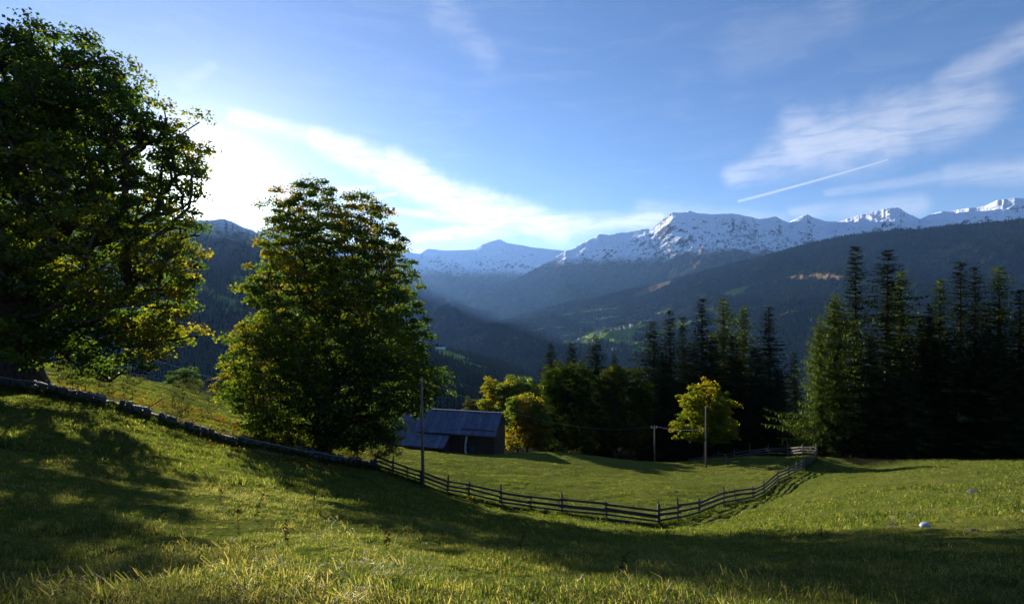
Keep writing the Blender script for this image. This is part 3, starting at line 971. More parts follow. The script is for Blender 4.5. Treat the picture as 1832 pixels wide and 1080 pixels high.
def sample_lobes(lobes, spacing, rng, shell=0.55, tries=9000, open_=0.2):
    """clump centres spread through a union of ellipsoids, mostly near its outside"""
    lob = np.array(lobes, float)
    vol = lob[:, 3] * lob[:, 4] * lob[:, 5]
    pts = []
    li = rng.choice(len(lob), tries, p=vol ** .8 / (vol ** .8).sum())
    d = rng.normal(0, 1, (tries, 3)); d /= np.linalg.norm(d, axis=1)[:, None]
    r = rng.random(tries) ** (1 / 3)
    c = lob[li, :3] + d * lob[li, 3:6] * r[:, None]
    q = ((c[:, None, :] - lob[None, :, :3]) / lob[None, :, 3:6])
    dep = 1 - np.sqrt((q ** 2).sum(-1)).min(1)
    hole = fbm(c[:, 0] / 2.3 + c[:, 2] * .2, c[:, 1] / 2.6 + c[:, 2] / 2.0, 3, 15)
    keep = ((dep < shell) | (rng.random(tries) < 0.15)) & (hole < open_)
    c = c[keep]
    # single boughs standing out of the outline
    li = rng.choice(len(lob), tries // 12, p=vol / vol.sum())
    d = rng.normal(0, 1, (len(li), 3)); d /= np.linalg.norm(d, axis=1)[:, None]
    e = lob[li, :3] + d * (lob[li, 3:6] + 0.35 + rng.random(len(li))[:, None] * 0.45)
    q = ((e[:, None, :] - lob[None, :, :3]) / lob[None, :, 3:6])
    e = e[(np.sqrt((q ** 2).sum(-1)).min(1) > 1.03) & (e[:, 2] > lob[:, 2].min() - 1.0)]
    c = np.concatenate([c, e[:: 3]])
    out = np.zeros((len(c), 3)); m = 0
    for x in c:
        if m and (((out[:m] - x) ** 2).sum(1) < spacing ** 2).any():
            continue
        out[m] = x; m += 1
    return out[:m]


def broadleaf(name, label, cat, base, lobes, trunk_r, trunk_h, spacing, clump_r, n_per, leaf, mat, seed, tint_fn, group=None, lean=(0, 0), tries=9000, shell=.55, bark=None, flat=.8, expo=.5, open_=.2):
    rng = np.random.default_rng(seed)
    root = empty(name, base)
    tag(root, label, cat, group)
    base = np.array(base, float)
    L = [(l[0] - base[0], l[1] - base[1], l[2] - base[2], l[3], l[4], l[5]) for l in lobes]
    cp = sample_lobes(L, spacing, rng, shell, tries, open_)
    pos, par, cnt = tree_skeleton((0, 0, -0.15), cp - np.array([0, 0, clump_r * 0.25]), trunk_h, rng, lean)
    wood = skeleton_tubes(pos, par, cnt, trunk_r, expo)
    wood.build('trunk', bark or M['bark'], root, True)
    rad = clump_r * rng.uniform(0.65, 1.35, len(cp))
    V, Fq, T = leaf_cloud(cp, rad, n_per, leaf, rng, flat, (lambda p: tint_fn(p + base, rng)) if tint_fn else None)
    me = mesh_np('crown', V, Fq, mat, False, {'tint': T})
    link('crown', me, root)
    return root


def lobes_px(lst, Y0):
    """lobes given as (px, row, rx px, rz px, depth offset m, depth radius m) at depth Y0"""
    out = []
    for px, row, rx, rz, dy, ry in lst:
        Y = Y0 + dy
        x, y, z = P(px, row, Y)
        out.append((x, y, z, rx / F * Y, ry, rz / F * Y))
    return out


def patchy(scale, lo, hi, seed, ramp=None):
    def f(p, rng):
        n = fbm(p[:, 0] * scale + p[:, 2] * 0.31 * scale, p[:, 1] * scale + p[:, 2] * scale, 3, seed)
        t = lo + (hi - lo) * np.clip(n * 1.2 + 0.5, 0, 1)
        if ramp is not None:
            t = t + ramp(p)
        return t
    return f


# large maple at the left edge
Y1 = 33.0
T1 = lobes_px([(20, 200, 175, 116, 0, 6), (100, 158, 104, 80, 1, 5), (190, 245, 108, 88, 0, 5.5), (-120, 270, 170, 165, 0, 7), (60, 330, 190, 140, -2, 7),
               (255, 300, 78, 90, 0, 4.5), (300, 235, 42, 62, 1, 2.5), (318, 300, 36, 34, 0, 2), (250, 400, 92, 70, 1, 4.5), (120, 460, 190, 90, -2, 7), (280, 445, 62, 40, 0, 3.5),
               (285, 505, 52, 30, 0, 3), (300, 548, 46, 25, 0, 2.5), (210, 560, 110, 48, -1, 5), (260, 602, 66, 38, 0, 3.5), (120, 600, 120, 38, -3, 5), (180, 640, 70, 26, -2, 3),
               (-100, 520, 190, 110, 0, 7), (92, 84, 56, 32, 0, 3), (20, 92, 46, 30, 1, 3), (195, 132, 48, 30, 0, 3), (185, 660, 26, 26, -3, 1.2), (248, 636, 40, 36, -1, 2)], Y1)
b1 = G(30, 690, 31.5)
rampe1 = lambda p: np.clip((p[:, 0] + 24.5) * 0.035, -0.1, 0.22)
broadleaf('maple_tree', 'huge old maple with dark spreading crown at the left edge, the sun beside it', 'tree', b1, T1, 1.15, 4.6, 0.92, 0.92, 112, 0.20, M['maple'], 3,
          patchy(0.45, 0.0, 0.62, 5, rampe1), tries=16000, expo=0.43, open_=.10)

# tall maple in the middle
Y2 = 43.0
T2 = lobes_px([(560, 350, 36, 26, 0, 2), (552, 395, 62, 45, 0, 3), (640, 375, 34, 24, 0, 2), (662, 395, 44, 34, 0, 2.5), (520, 425, 36, 36, -.5, 2), (600, 440, 100, 60, 0, 4.5), (685, 445, 40, 48, 0, 2.5),
               (498, 455, 28, 30, 0, 2), (480, 525, 32, 26, 0, 2), (530, 520, 80, 60, 0, 4.5), (650, 530, 90, 70, 0, 5), (715, 510, 30, 42, 0, 2.5), (478, 600, 40, 38, 0, 2.5), (560, 620, 120, 70, 0, 6),
               (680, 620, 82, 70, 0, 5), (730, 600, 26, 36, 0, 2), (455, 660, 34, 30, 0, 2.5), (470, 700, 48, 40, 0, 3), (575, 705, 118, 60, 0, 6), (700, 680, 70, 50, 0, 4.5), (770, 685, 30, 26, 0, 1.8),
               (750, 650, 30, 30, 0, 2), (520, 760, 70, 32, 0, 4), (640, 765, 80, 30, 0, 4.5), (735, 725, 36, 22, 0, 2.4), (555, 785, 70, 18, -1, 3.5), (640, 790, 40, 14, -1, 2), (452, 725, 26, 26, 0, 2)], Y2)
b2 = G(575, 800, 43.0)
rampe2 = lambda p: np.clip((p[:, 2] + 2) * 0.022, -0.06, 0.24) + np.clip((-16.5 - p[:, 0]) * .03, 0, .14)  # autumn tint rises with height; backlit glow on the left is painted in
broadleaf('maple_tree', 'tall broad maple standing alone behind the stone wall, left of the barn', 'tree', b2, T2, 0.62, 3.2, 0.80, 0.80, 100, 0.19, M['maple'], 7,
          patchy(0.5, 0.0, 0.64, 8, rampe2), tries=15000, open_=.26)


def bl(name, label, px, row, Y, lobes, tr, th, sp, cr, npr, leaf, mat, seed, lo, hi, group=None, cat='tree', tries=3500, dz=None, ramp=None):
    b = G(px, row, Y)
    broadleaf(name, label, cat, b, lobes_px(lobes, Y), tr, th, sp, cr, npr, leaf, M[mat], seed, patchy(0.6, lo, hi, seed, ramp), group, tries=tries)


GR = 'broadleaf trees behind the meadow'
bl('broadleaf_tree', 'dark green rounded tree, largest of those between the barn and the yellow maple', 1015, 810, 101,
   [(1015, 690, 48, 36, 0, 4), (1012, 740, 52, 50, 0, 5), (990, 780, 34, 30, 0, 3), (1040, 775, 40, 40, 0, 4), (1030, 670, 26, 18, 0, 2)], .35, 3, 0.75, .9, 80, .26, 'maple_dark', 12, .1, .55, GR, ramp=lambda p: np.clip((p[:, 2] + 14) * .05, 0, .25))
bl('broadleaf_tree', 'dark green tree with yellowing top, just right of the largest dark rounded tree', 1110, 815, 99,
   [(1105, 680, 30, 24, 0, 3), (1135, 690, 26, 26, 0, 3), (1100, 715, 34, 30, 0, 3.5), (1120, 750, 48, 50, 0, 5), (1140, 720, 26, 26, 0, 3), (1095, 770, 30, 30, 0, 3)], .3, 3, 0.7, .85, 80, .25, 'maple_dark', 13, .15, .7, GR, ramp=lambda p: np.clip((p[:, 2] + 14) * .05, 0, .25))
bl('broadleaf_tree', 'yellow-tinged leafy tree touching the right end of the barn', 942, 805, 84,
   [(940, 730, 30, 22, 0, 3), (935, 765, 34, 30, 0, 3.5), (965, 770, 22, 34, 0, 3), (930, 790, 26, 14, 0, 2.5)], .25, 2, 0.62, .75, 80, .25, 'maple', 14, .3, .85, GR)
bl('broadleaf_tree', 'rounded tree with golden top rising behind the barn roof', 925, 800, 96,
   [(925, 700, 36, 22, 0, 4), (905, 712, 24, 22, 0, 3), (945, 720, 24, 26, 0, 3), (925, 760, 30, 30, 0, 3)], .25, 4, 0.75, .85, 80, .27, 'maple', 15, .2, .75, GR)
bl('broadleaf_tree', 'pale yellowish tree peeping over the right half of the barn roof', 878, 800, 100,
   [(878, 700, 14, 18, 0, 2.5), (885, 720, 22, 16, 0, 2.5), (868, 735, 12, 12, 0, 2), (884, 750, 22, 20, 0, 2.5)], .2, 4, 0.7, .75, 70, .27, 'maple_gold', 16, .0, .5, GR)
bl('shrub', 'small pale shrub just above the barn ridge', 845, 800, 105, [(843, 722, 12, 8, 0, 1.5), (850, 735, 16, 12, 0, 2)], .08, 3, 0.6, .6, 60, .22, 'bush', 17, .3, .9, cat='shrub')
bl('maple_tree', 'small golden yellow maple behind the tall pole on the meadow edge', 1262, 818, 71.5,
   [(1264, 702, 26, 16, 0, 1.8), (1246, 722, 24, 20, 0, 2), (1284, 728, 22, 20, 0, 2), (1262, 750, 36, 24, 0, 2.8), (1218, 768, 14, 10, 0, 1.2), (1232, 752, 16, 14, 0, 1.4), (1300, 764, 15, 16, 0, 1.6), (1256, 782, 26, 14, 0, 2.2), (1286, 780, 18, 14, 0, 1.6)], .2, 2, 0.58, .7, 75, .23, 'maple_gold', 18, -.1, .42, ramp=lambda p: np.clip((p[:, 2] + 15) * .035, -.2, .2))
bl('bush', 'grey-green bush at the left end of the wooden fence', 665, 830, 41.5, [(665, 802, 32, 18, 0, 1.4), (690, 795, 20, 16, 0, 1)], .06, .6, 0.34, .4, 50, .10, 'bush', 19, .2, 1, cat='bush')
bl('broadleaf_tree', 'very dark rounded tree in shade at the foot of the left field', 400, 716, 130,
   [(404, 690, 14, 18, 0, 2.5), (400, 702, 18, 12, 0, 2.5)], .2, 2, 0.8, .8, 60, .3, 'maple', 20, .4, .8)
bl('broadleaf_tree', 'dark tree in shade beyond the left field, right of the small bright roof', 330, 706, 135,
   [(318, 682, 14, 16, 0, 2.5), (338, 680, 14, 18, 0, 2.5), (328, 695, 22, 12, 0, 2.5)], .2, 2, 0.8, .8, 60, .3, 'maple', 22, .0, .3)
bl('bush', 'small leafy sapling clump rising above the stone wall left of the tall maple', 345, 765, 36.0,
   [(345, 708, 20, 16, 0, .8), (350, 728, 22, 16, 0, .8), (343, 696, 8, 8, 0, .4)], .03, .5, 0.3, .32, 26, .085, 'bush', 23, .2, 1, cat='bush')
bl('bush', 'thin low leafy bush left of the sapling clump on the wall', 312, 752, 35.0, [(314, 718, 10, 16, 0, .4), (306, 732, 10, 10, 0, .4)], .02, .4, 0.3, .28, 20, .08, 'bush', 24, .2, 1, cat='bush')
bl('sapling', 'slim sapling behind the wall, nearest the right side of the huge trunk', 130, 700, 32, [(132, 662, 10, 14, 0, .4), (128, 676, 8, 8, 0, .4)], .02, .9, 0.28, .26, 20, .09, 'bush', 25, .2, 1, cat='sapling')
bl('sapling', 'dark sapling stem under the hanging boughs of the huge maple', 153, 708, 32, [(153, 660, 12, 14, 0, .4)], .025, 1.2, 0.28, .26, 24, .09, 'maple', 26, .0, .3, cat='sapling')
bl('sapling', 'leafy sapling between the hanging boughs and the leaning plank on the wall', 208, 728, 33, [(210, 690, 18, 18, 0, .6), (212, 706, 12, 10, 0, .4)], .025, .6, 0.28, .28, 28, .09, 'bush', 27, .0, .6, cat='sapling')


# ------------------------------------------------------------------ conifers
def conifer_mesh(kind, h, R, seed, z0=0.06, dens=1.0):
    rng = np.random.default_rng(seed)
    V = []; Q = []; T = []
    Pts, Dirs, Len, Wid, Up, Tn = [], [], [], [], [], []
    b = MB()
    tr = h * 0.014
    b.tube([(0, 0, -0.5), (0, 0, h * .3), (rng.normal(0, .05), rng.normal(0, .05), h * .65), (0, 0, h * .985)], [tr * 1.4, tr * 1.05, tr * .6, .02], 8)
    z = h * z0
    larch = kind == 'larch'
    while z < h * 0.985:
        t = z / h
        env = (1 - t) ** (0.72 if larch else 0.92) * (0.72 + 0.28 * min(1, t / 0.25))
        nb = int(rng.integers(9, 12)) if t < 0.93 else 6
        a0 = rng.random() * 6.28
        lvl = rng.uniform(.78, 1.18) if rng.random() > .12 else .5
        for k in range(nb):
            if rng.random() < 0.08: continue
            a = a0 + k * 6.28 / nb + rng.normal(0, .25)
            L = R * env * lvl * (1 + .16 * math.sin(a + z * .35 + seed)) * (rng.uniform(0.62, 1.2) if k % 3 else rng.uniform(.25, .5)) + 0.14
            zz = z + rng.normal(0, .1)
            d = np.array([math.cos(a), math.sin(a), 0.0])
            sd = np.array([-d[1], d[0], 0])
            droop = (0.42 if not larch else 0.34) * (1 - t) + (-0.30 * t if t > .6 else 0)
            tipup = 0.22 if not larch else 0.10
            m = max(2, int(L / (0.27 / dens)))
            ss = (np.arange(m) + rng.random(m) * .5 + 0.25) / m
            zz_ = zz - droop * L * np.sin(ss * math.pi * .62) + tipup * L * ss ** 3 - (L * 0.1 * ss)
            p = d[None] * (ss * L)[:, None]
            p[:, 2] = zz_
            # branch wood
            if L > 0.9:
                b.tube([(0, 0, zz), tuple(p[m // 2]), tuple(p[-1])], [0.012 * L + .01, .008 * L + .006, .006], 3, cap=False)
            w = 0.42 * (1 - 0.75 * ss) * min(1.0, L / 1.5) + 0.14
            for sgn in (-1, 1):
                dr = d[None] * 0.75 + sd[None] * sgn * 1.0 + rng.normal(0, .2, (m, 3))
                dr[:, 2] -= 0.25 if not larch else 0.5
                Pts.append(p); Dirs.append(dr); Len.append(w * rng.uniform(.8, 1.4, m)); Wid.append(np.full(m, 0.24 if not larch else .15)); Up.append(np.tile([0, 0, 1.0], (m, 1))); Tn.append(rng.uniform(0, .7, m) + .3 * ss)
            # top shoots along branch
            Pts.append(p); Dirs.append(d[None] + rng.normal(0, .25, (m, 3))); Len.append(np.full(m, .36)); Wid.append(np.full(m, .16)); Up.append(np.tile([0, 0, 1.0], (m, 1))); Tn.append(rng.uniform(.2, 1, m))
            # hanging curtains
            dr = np.tile([0, 0, -1.0], (m, 1)) + rng.normal(0, .22, (m, 3))
            hl = (0.30 if not larch else 0.50) * rng.uniform(.5, 1.5, m) * min(1, L / 1.6)
            Pts.append(p + rng.normal(0, .08, (m, 3))); Dirs.append(dr); Len.append(hl); Wid.append(np.full(m, .11 if not larch else .085)); Up.append(np.tile(sd, (m, 1)) + rng.normal(0, .7, (m, 3))); Tn.append(rng.uniform(0, .6, m))
        z += (0.36 + 0.14 * rng.random()) * (0.7 + .6 * (1 - t)) / dens ** 0.5
    # leader
    Pts.append(np.tile([0, 0, h * .96], (7, 1)) + rng.normal(0, .03, (7, 3))); Dirs.append(np.tile([0, 0, 1.0], (7, 1)) + rng.normal(0, .45, (7, 3))); Len.append(np.full(7, .55)); Wid.append(np.full(7, .1)); Up.append(rng.normal(0, 1, (7, 3))); Tn.append(np.full(7, .6))
    Pt = np.concatenate(Pts); D = np.concatenate(Dirs); Ln = np.concatenate(Len)[:, None]; Wd = np.concatenate(Wid)[:, None]; U = np.concatenate(Up); Tt = np.concatenate(Tn)
    D /= np.linalg.norm(D, axis=1)[:, None]
    Sd = np.cross(D, U); Sd /= (np.linalg.norm(Sd, axis=1)[:, None] + 1e-6)
    n = len(Pt)
    # each twig is a ragged blade: narrow at stem, wide in the middle, pointed at the tip
    v0 = Pt
    v1 = Pt + D * Ln * .45 + Sd * Wd * .5
    v2 = Pt + D * Ln
    v3 = Pt + D * Ln * .45 - Sd * Wd * .5
    V = np.stack([v0, v1, v2, v3], 1).reshape(-1, 3)
    k = np.arange(n) * 4
    Fq = np.stack([k, k + 1, k + 2, k + 3], 1)
    me = mesh_np(kind + '_crown', V, Fq, M['larch' if larch else 'spruce'], False, {'tint': np.repeat(Tt, 4)})
    return b.mesh(kind + '_trunk', M['bark_conifer'], True), me


SPR = [conifer_mesh('spruce', 24, 4.0, 101), conifer_mesh('spruce', 24, 3.3, 102), conifer_mesh('spruce', 18, 3.6, 103), conifer_mesh('spruce', 24, 2.7, 104, z0=.14)]
LAR = [conifer_mesh('larch', 22, 4.6, 111, dens=1.25), conifer_mesh('larch', 24, 3.2, 112, z0=.1, dens=1.1)]
SH = [24, 24, 18, 24]; LH = [22, 24]
GS = 'conifers behind the meadow'
CON = [  # kind, variant, px, top row, base depth, width factor, label
    ('s', 0, 985, 613, 118, .75, 'leftmost dark spruce of the row, behind the dark rounded tree'),
    ('s', 2, 1022, 610, 132, .75, 'small dark spruce second from the left of the row'),
    ('s', 0, 1066, 600, 116, .95, 'broad dark spruce standing between the two dark rounded trees'),
    ('s', 2, 1099, 630, 145, .6, 'tiny slim spruce tip between the broad spruce and the drooping tall one'),
    ('s', 0, 1168, 573, 112, .95, 'drooping spruce with wide open boughs, right of the gap showing the village'),
    ('s', 3, 1198, 550, 112, .9, 'tall slender spruce just right of the drooping one'),
    ('s', 3, 1221, 562, 117, .8, 'narrow dark spruce left of the twin-topped high one'),
    ('s', 1, 1256, 528, 114, .95, 'high dark spruce directly behind the golden maple'),
    ('l', 1, 1294, 530, 116, .9, 'thin olive larch right of the high spruce behind the golden maple'),
    ('l', 1, 1331, 543, 118, .85, 'sparse brownish larch in the middle of the conifer row'),
    ('s', 1, 1375, 543, 110, .9, 'dark spruce with ragged outline, last before the gap left of the big larch'),
    ('s', 2, 1322, 640, 106, .8, 'low dark spruce below the sparse larch'),
    ('s', 2, 1421, 628, 124, .6, 'small young spruce in the gap beside the big larch'),
    ('l', 0, 1494, 522, 71, .68, 'bright green drooping larch behind the corner of the fence'),
    ('l', 0, 1466, 570, 70, .46, 'lower drooping larch forming the left skirt of the bright larch'),
    ('s', 0, 1183, 628, 108, .9, 'half-height spruce between the drooping and the slender one'),
    ('s', 2, 1238, 612, 110, .9, 'half-height spruce left of the high one behind the golden maple'),
    ('s', 0, 1276, 602, 112, .9, 'half-height dark spruce right of the high one'),
    ('s', 1, 1312, 596, 106, .9, 'half-height dark spruce between the two thin larches'),
    ('s', 2, 1352, 618, 104, .9, 'half-height dark spruce left of the ragged one'),
    ('s', 0, 1395, 660, 100, .9, 'low dark spruce right of the ragged one'),
    ('s', 0, 1665, 545, 70, .9, 'dark spruce left of the thin crooked-topped one'),
    ('s', 1, 1765, 535, 66, .9, 'dark spruce filling the right-hand group between two tips'),
    ('s', 1, 1530, 433, 77, .72, 'tall spruce with open top rising behind the bright larch'),
    ('s', 0, 1588, 445, 71, .95, 'tall dense spruce with regular tiers, right of the open-topped one'),
    ('l', 1, 1612, 480, 79, .8, 'greenish larch half hidden behind the dense tall spruce'),
    ('l', 1, 1682, 494, 74, .7, 'slim light green larch left of the right-hand group'),
    ('s', 3, 1718, 462, 76, .8, 'thin spruce with sparse crooked top in the right-hand group'),
    ('s', 1, 1745, 470, 70, .75, 'dark spruce in the middle of the right-hand group'),
    ('l', 1, 1787, 472, 69, .85, 'green larch with pointed top near the right edge'),
    ('s', 1, 1826, 512, 66, .8, 'dark spruce cut by the right edge of the picture'),
    ('s', 2, 1652, 560, 72, 1.0, 'low dark spruce filling the gap between the tall ones on the right'),
    ('s', 2, 1560, 600, 68, .9, 'shadowed spruce under the tall dense one'),
    ('s', 2, 1700, 590, 66, 1.05, 'shadowed spruce at the foot of the right-hand group'),
    ('s', 2, 1790, 600, 62, 1.0, 'shadowed spruce low at the right edge'),
    ('s', 0, 1860, 500, 64, 1.0, 'spruce just past the right edge of the picture'),
    ('s', 2, 1060, 720, 112, .9, 'low dark spruce behind the two rounded trees'),
    ('s', 2, 1240, 690, 112, .9, 'low dark spruce right behind the golden maple'),
    ('s', 2, 1370, 690, 104, .8, 'low dark spruce behind the far rail fence'),
    ('s', 2, 1620, 640, 64, .9, 'lowest shadowed spruce in front of the dense tall one'),
]
for kd, vi, px, trow, Yc, wf, lab in CON:
    arr, hs = (SPR, SH) if kd == 's' else (LAR, LH)
    b = G(px, 0, Yc)
    top = (540 - trow) / F * Yc
    H = top - b.z
    sz = H / hs[vi]
    e = empty('spruce_tree' if kd == 's' else 'larch_tree', b, RNG.random() * 6.28, (sz * wf * 2.4, sz * wf * 2.4, sz))
    tag(e, lab, 'tree', GS)
    tm, cm = arr[vi]
    link('trunk', tm, e, scale=(.45, .45, 1)); link('crown', cm, e)

# ------------------------------------------------------------------ fence along the meadow
def plank_mesh(seed):
    rng = random.Random(seed)
    b = MB()
    n = 3
    for i in range(n):
        x0, x1 = i / n - .5, (i + 1) / n - .5
        w = [rng.uniform(.42, .52) for _ in range(4)]
        if i == 0: b_prev = (w[0], w[1])
        lo0, hi0 = b_prev
        lo1, hi1 = w[2], w[3]
        b.hexa([(x0, -.5, -lo0), (x1, -.5, -lo1), (x1, .5, -lo1), (x0, .5, -lo0), (x0, -.5, hi0), (x1, -.5, hi1), (x1, .5, hi1), (x0, .5, hi0)])
        b_prev = (lo1, hi1)
    # drop inner faces
    b.q = [q for i, q in enumerate(b.q) if not ((i % 6) in (3,) and i // 6 < n - 1) and not ((i % 6) == 5 and i // 6 > 0)]
    return b.mesh('rail', M['wood_fence'])


def post_mesh(seed):
    rng = random.Random(seed)
    b = MB()
    b.tube([(0, 0, -.4), (rng.uniform(-.01, .01), 0, .4), (rng.uniform(-.02, .02), .01, .97), (rng.uniform(-.02, .02), 0, 1.0)], [.5, .5, .44, .3], 7)
    return b.mesh('post', M['pole_wood'])


RAILS = [plank_mesh(i) for i in range(4)]
POSTS = [post_mesh(i) for i in range(4)]


def put_post(root, p, h, d, rng, tilt=0.04):
    o = link('post', rng.choice(POSTS), root)
    o.location = Vector(p) - root.location
    o.scale = (d, d, h)
    o.rotation_euler = (rng.gauss(0, tilt), rng.gauss(0, tilt), rng.random() * 6)
    return o


def put_rail(root, a, b, w, th, rng):
    a = Vector(a); b = Vector(b)
    d = b - a
    o = link('rail', rng.choice(RAILS), root)
    q = d.to_track_quat('X', 'Z')
    o.rotation_mode = 'QUATERNION'
    o.rotation_quaternion = q
    o.location = (a + b) / 2 - root.location
    o.scale = (d.length, th, w)
    return o


fr = random.Random(5)
FP = [(672, 40.5, 1.0), (703, 38.6, 1.35), (728, 38.4, 0.95), (752, 38.0, 1.0), (800, 37.0, 1.25), (838, 36.4, 1.15), (897, 35, 1.45), (948, 34.0, 1.0), (1005, 32.9, 1.35), (1085, 31.6, 1.1), (1178, 30.5, 1.25),
      (1213, 31.6, 1.45), (1250, 33.6, 1.2), (1294, 37.4, 1.3), (1316, 39.6, 1.25), (1347, 42.6, 1.2), (1366, 44.8, 1.3), (1390, 48.2, 1.2), (1411, 51.6, 1.25), (1425, 54.2, 1.2), (1434, 56.2, 1.3), (1441, 58, 1.25), (1450, 60, 1.3), (1461, 62, 1.35)]
fence = empty('wooden_fence', G(1178, 0, 30.5))
tag(fence, 'weathered plank fence bending round the near side of the sunlit meadow', 'fence')
pp = [G(px, 0, Yp) for px, Yp, h in FP]
for (px, Yp, h), p in zip(FP, pp):
    put_post(fence, p, h, fr.uniform(.10, .17) if px not in (1178,) else .22, fr)
for i in range(len(pp) - 1):
    a, b = pp[i], pp[i + 1]
    left = FP[i][0] < 1178
    hs_ = [(1.02, .15), (.70, .15), (.40, .13)] if left else [(1.03, .17), (.72, .17), (.40, .15)]
    if FP[i][0] in (897, 948, 1005, 1085):
        hs_ = [(1.0, .16), (.66, .24 if FP[i][0] > 1000 else .17), (.36, .13)]
    if 1290 < FP[i][0] < 1400: hs_.append((.14, .14))
    side = Vector((b.y - a.y, -(b.x - a.x), 0)).normalized() * .10
    if side.y > 0: side = -side
    ext = (b - a).normalized() * .12
    for k, (hh, w) in enumerate(hs_):
        za = hh + fr.gauss(0, .03); zb = hh + fr.gauss(0, .03)
        put_rail(fence, a + Vector((0, 0, za)) + side - ext, b + Vector((0, 0, zb)) + side * (1.28 if (i + k) % 2 else 1.0) + ext, w * fr.uniform(.85, 1.12), .032, fr)
# board put in for the dark gap under the left stretch
for i in range(1, 10):
    a, b = pp[i], pp[i + 1]
    put_rail(fence, a + Vector((0, -.14, .10)), b + Vector((0, -.14, .10)), .20, .04, fr)

bf = [(1459, 62.8), (1436, 64.5), (1409, 68.5), (1375, 72), (1342, 76), (1313, 79), (1285, 80), (1258, 81), (1232, 82)]
fence2 = empty('wooden_fence', G(1342, 0, 76))
tag(fence2, 'far stretch of grey rail fence along the back edge of the meadow under the conifers', 'fence')
pp2 = []
for px, Yp in bf:
    p = G(px, 0, Yp)
    # the posts stand on the brow, tall enough to show above it
    pp2.append(p)
for p, h in zip(pp2, (1.3, 1.3, 1.9, 1.5, 1.9, 1.5, 1.6, 1.4, 1.4)):
    put_post(fence2, p, h + .2, .14, fr)
for i in range(len(pp2) - 1):
    for hh in (1.25, .9, .55):
        put_rail(fence2, pp2[i] + Vector((0, -.1, hh + fr.gauss(0, .05))), pp2[i + 1] + Vector((0, -.1, hh + fr.gauss(0, .05))), .16, .035, fr)

# ------------------------------------------------------------------ dry stone wall
def stone_mesh(seed):
    rng = random.Random(seed)
    import bmesh
    bm = bmesh.new()
    bmesh.ops.create_icosphere(bm, subdivisions=1, radius=0.5)
    for v in bm.verts:
        c = v.co
        # squarish lumps
        c.x = math.copysign(abs(c.x * 2) ** .6 / 2, c.x); c.y = math.copysign(abs(c.y * 2) ** .6 / 2, c.y); c.z = math.copysign(abs(c.z * 2) ** .55 / 2, c.z)
        v.co = c * rng.uniform(.82, 1.12)
    me = bpy.data.meshes.new('stone')
    bm.to_mesh(me); bm.free()
    me.materials.append(M['stone'] if seed % 3 else M['moss_stone'])
    return me


STONES = [stone_mesh(i) for i in range(9)]
wr = random.Random(8)
WL = [(-40, 691, 29.2), (0, 695, 29.6), (60, 700, 30.0), (120, 712, 30.3), (180, 726, 31), (230, 738, 31.6), (290, 752, 32.4), (340, 770, 33.2), (400, 790, 34.5), (450, 802, 35.6), (520, 815, 37), (590, 825, 38.5), (668, 838, 40.5)]
wpts = [G(px, 0, Yw) for px, r, Yw in WL]
wall = empty('stone_wall', wpts[5])
tag(wall, 'low dry stone wall with uneven top running down the slope past both maples', 'wall')
core = MB()
for a, b in zip(wpts[:-1], wpts[1:]):
    dn = Vector((b.y - a.y, -(b.x - a.x), 0)).normalized()
    o_ = wall.location
    hh = .44
    pts8 = [a + dn * .16 + Vector((0, 0, -.4)), b + dn * .16 + Vector((0, 0, -.4)), b - dn * .16 + Vector((0, 0, -.4)), a - dn * .16 + Vector((0, 0, -.4)),
            a + dn * .14 + Vector((0, 0, hh)), b + dn * .14 + Vector((0, 0, hh)), b - dn * .14 + Vector((0, 0, hh)), a - dn * .14 + Vector((0, 0, hh))]
    core.hexa([p - o_ for p in pts8])
core.build('wall_core', M['soil'], wall)
cum = [0]
for a, b in zip(wpts[:-1], wpts[1:]):
    cum.append(cum[-1] + (b - a).length)


def wall_at(s):
    for i in range(len(cum) - 1):
        if s <= cum[i + 1] or i == len(cum) - 2:
            t = (s - cum[i]) / (cum[i + 1] - cum[i])
            return wpts[i].lerp(wpts[i + 1], t), (wpts[i + 1] - wpts[i]).normalized()


ns = 0
for course, hz_ in enumerate((.08, .30, .50)):
    s = 0.1
    while s < cum[-1]:
        w = wr.uniform(.32, .68)
        p, d = wall_at(min(s + w / 2, cum[-1] - .01))
        dn = Vector((d.y, -d.x, 0)).normalized()
        if course == 2 and wr.random() < .30 + .6 * float(fbm(np.array([s * .35]), np.array([3.0]), 3, 4)[0]):
            s += w; continue
        z0 = float(gz(p.x, p.y))
        o = link('stone', wr.choice(STONES), wall)
        hgt = wr.uniform(.20, .34) * (1.45 if course == 2 and wr.random() < .18 else 1)
        o.location = Vector((p.x, p.y, z0 + hz_ + wr.gauss(0, .02))) + dn * (wr.gauss(.10, .03) if course < 2 else wr.gauss(0, .05)) - wall.location
        o.scale = (w * 1.02, wr.uniform(.38, .5) if course < 2 else wr.uniform(.35, .6), hgt)
        o.rotation_euler = (wr.gauss(0, .2), wr.gauss(0, .2) - math.atan2(d.z, math.hypot(d.x, d.y)), math.atan2(d.y, d.x) + wr.gauss(0, .08))
        ns += 1
        s += w * .95
# leaning plank on the wall
pk = G(262, 0, 32.1)
plank = MB().bar((0, 0, .45), (1.0, .25, 1.12), .16, .05).build('plank', M['wood_fence'])
plank.location = pk + Vector((-.1, -.1, .05))
tag(plank, 'short grey plank sticking up at a slant from the stone wall', 'plank')

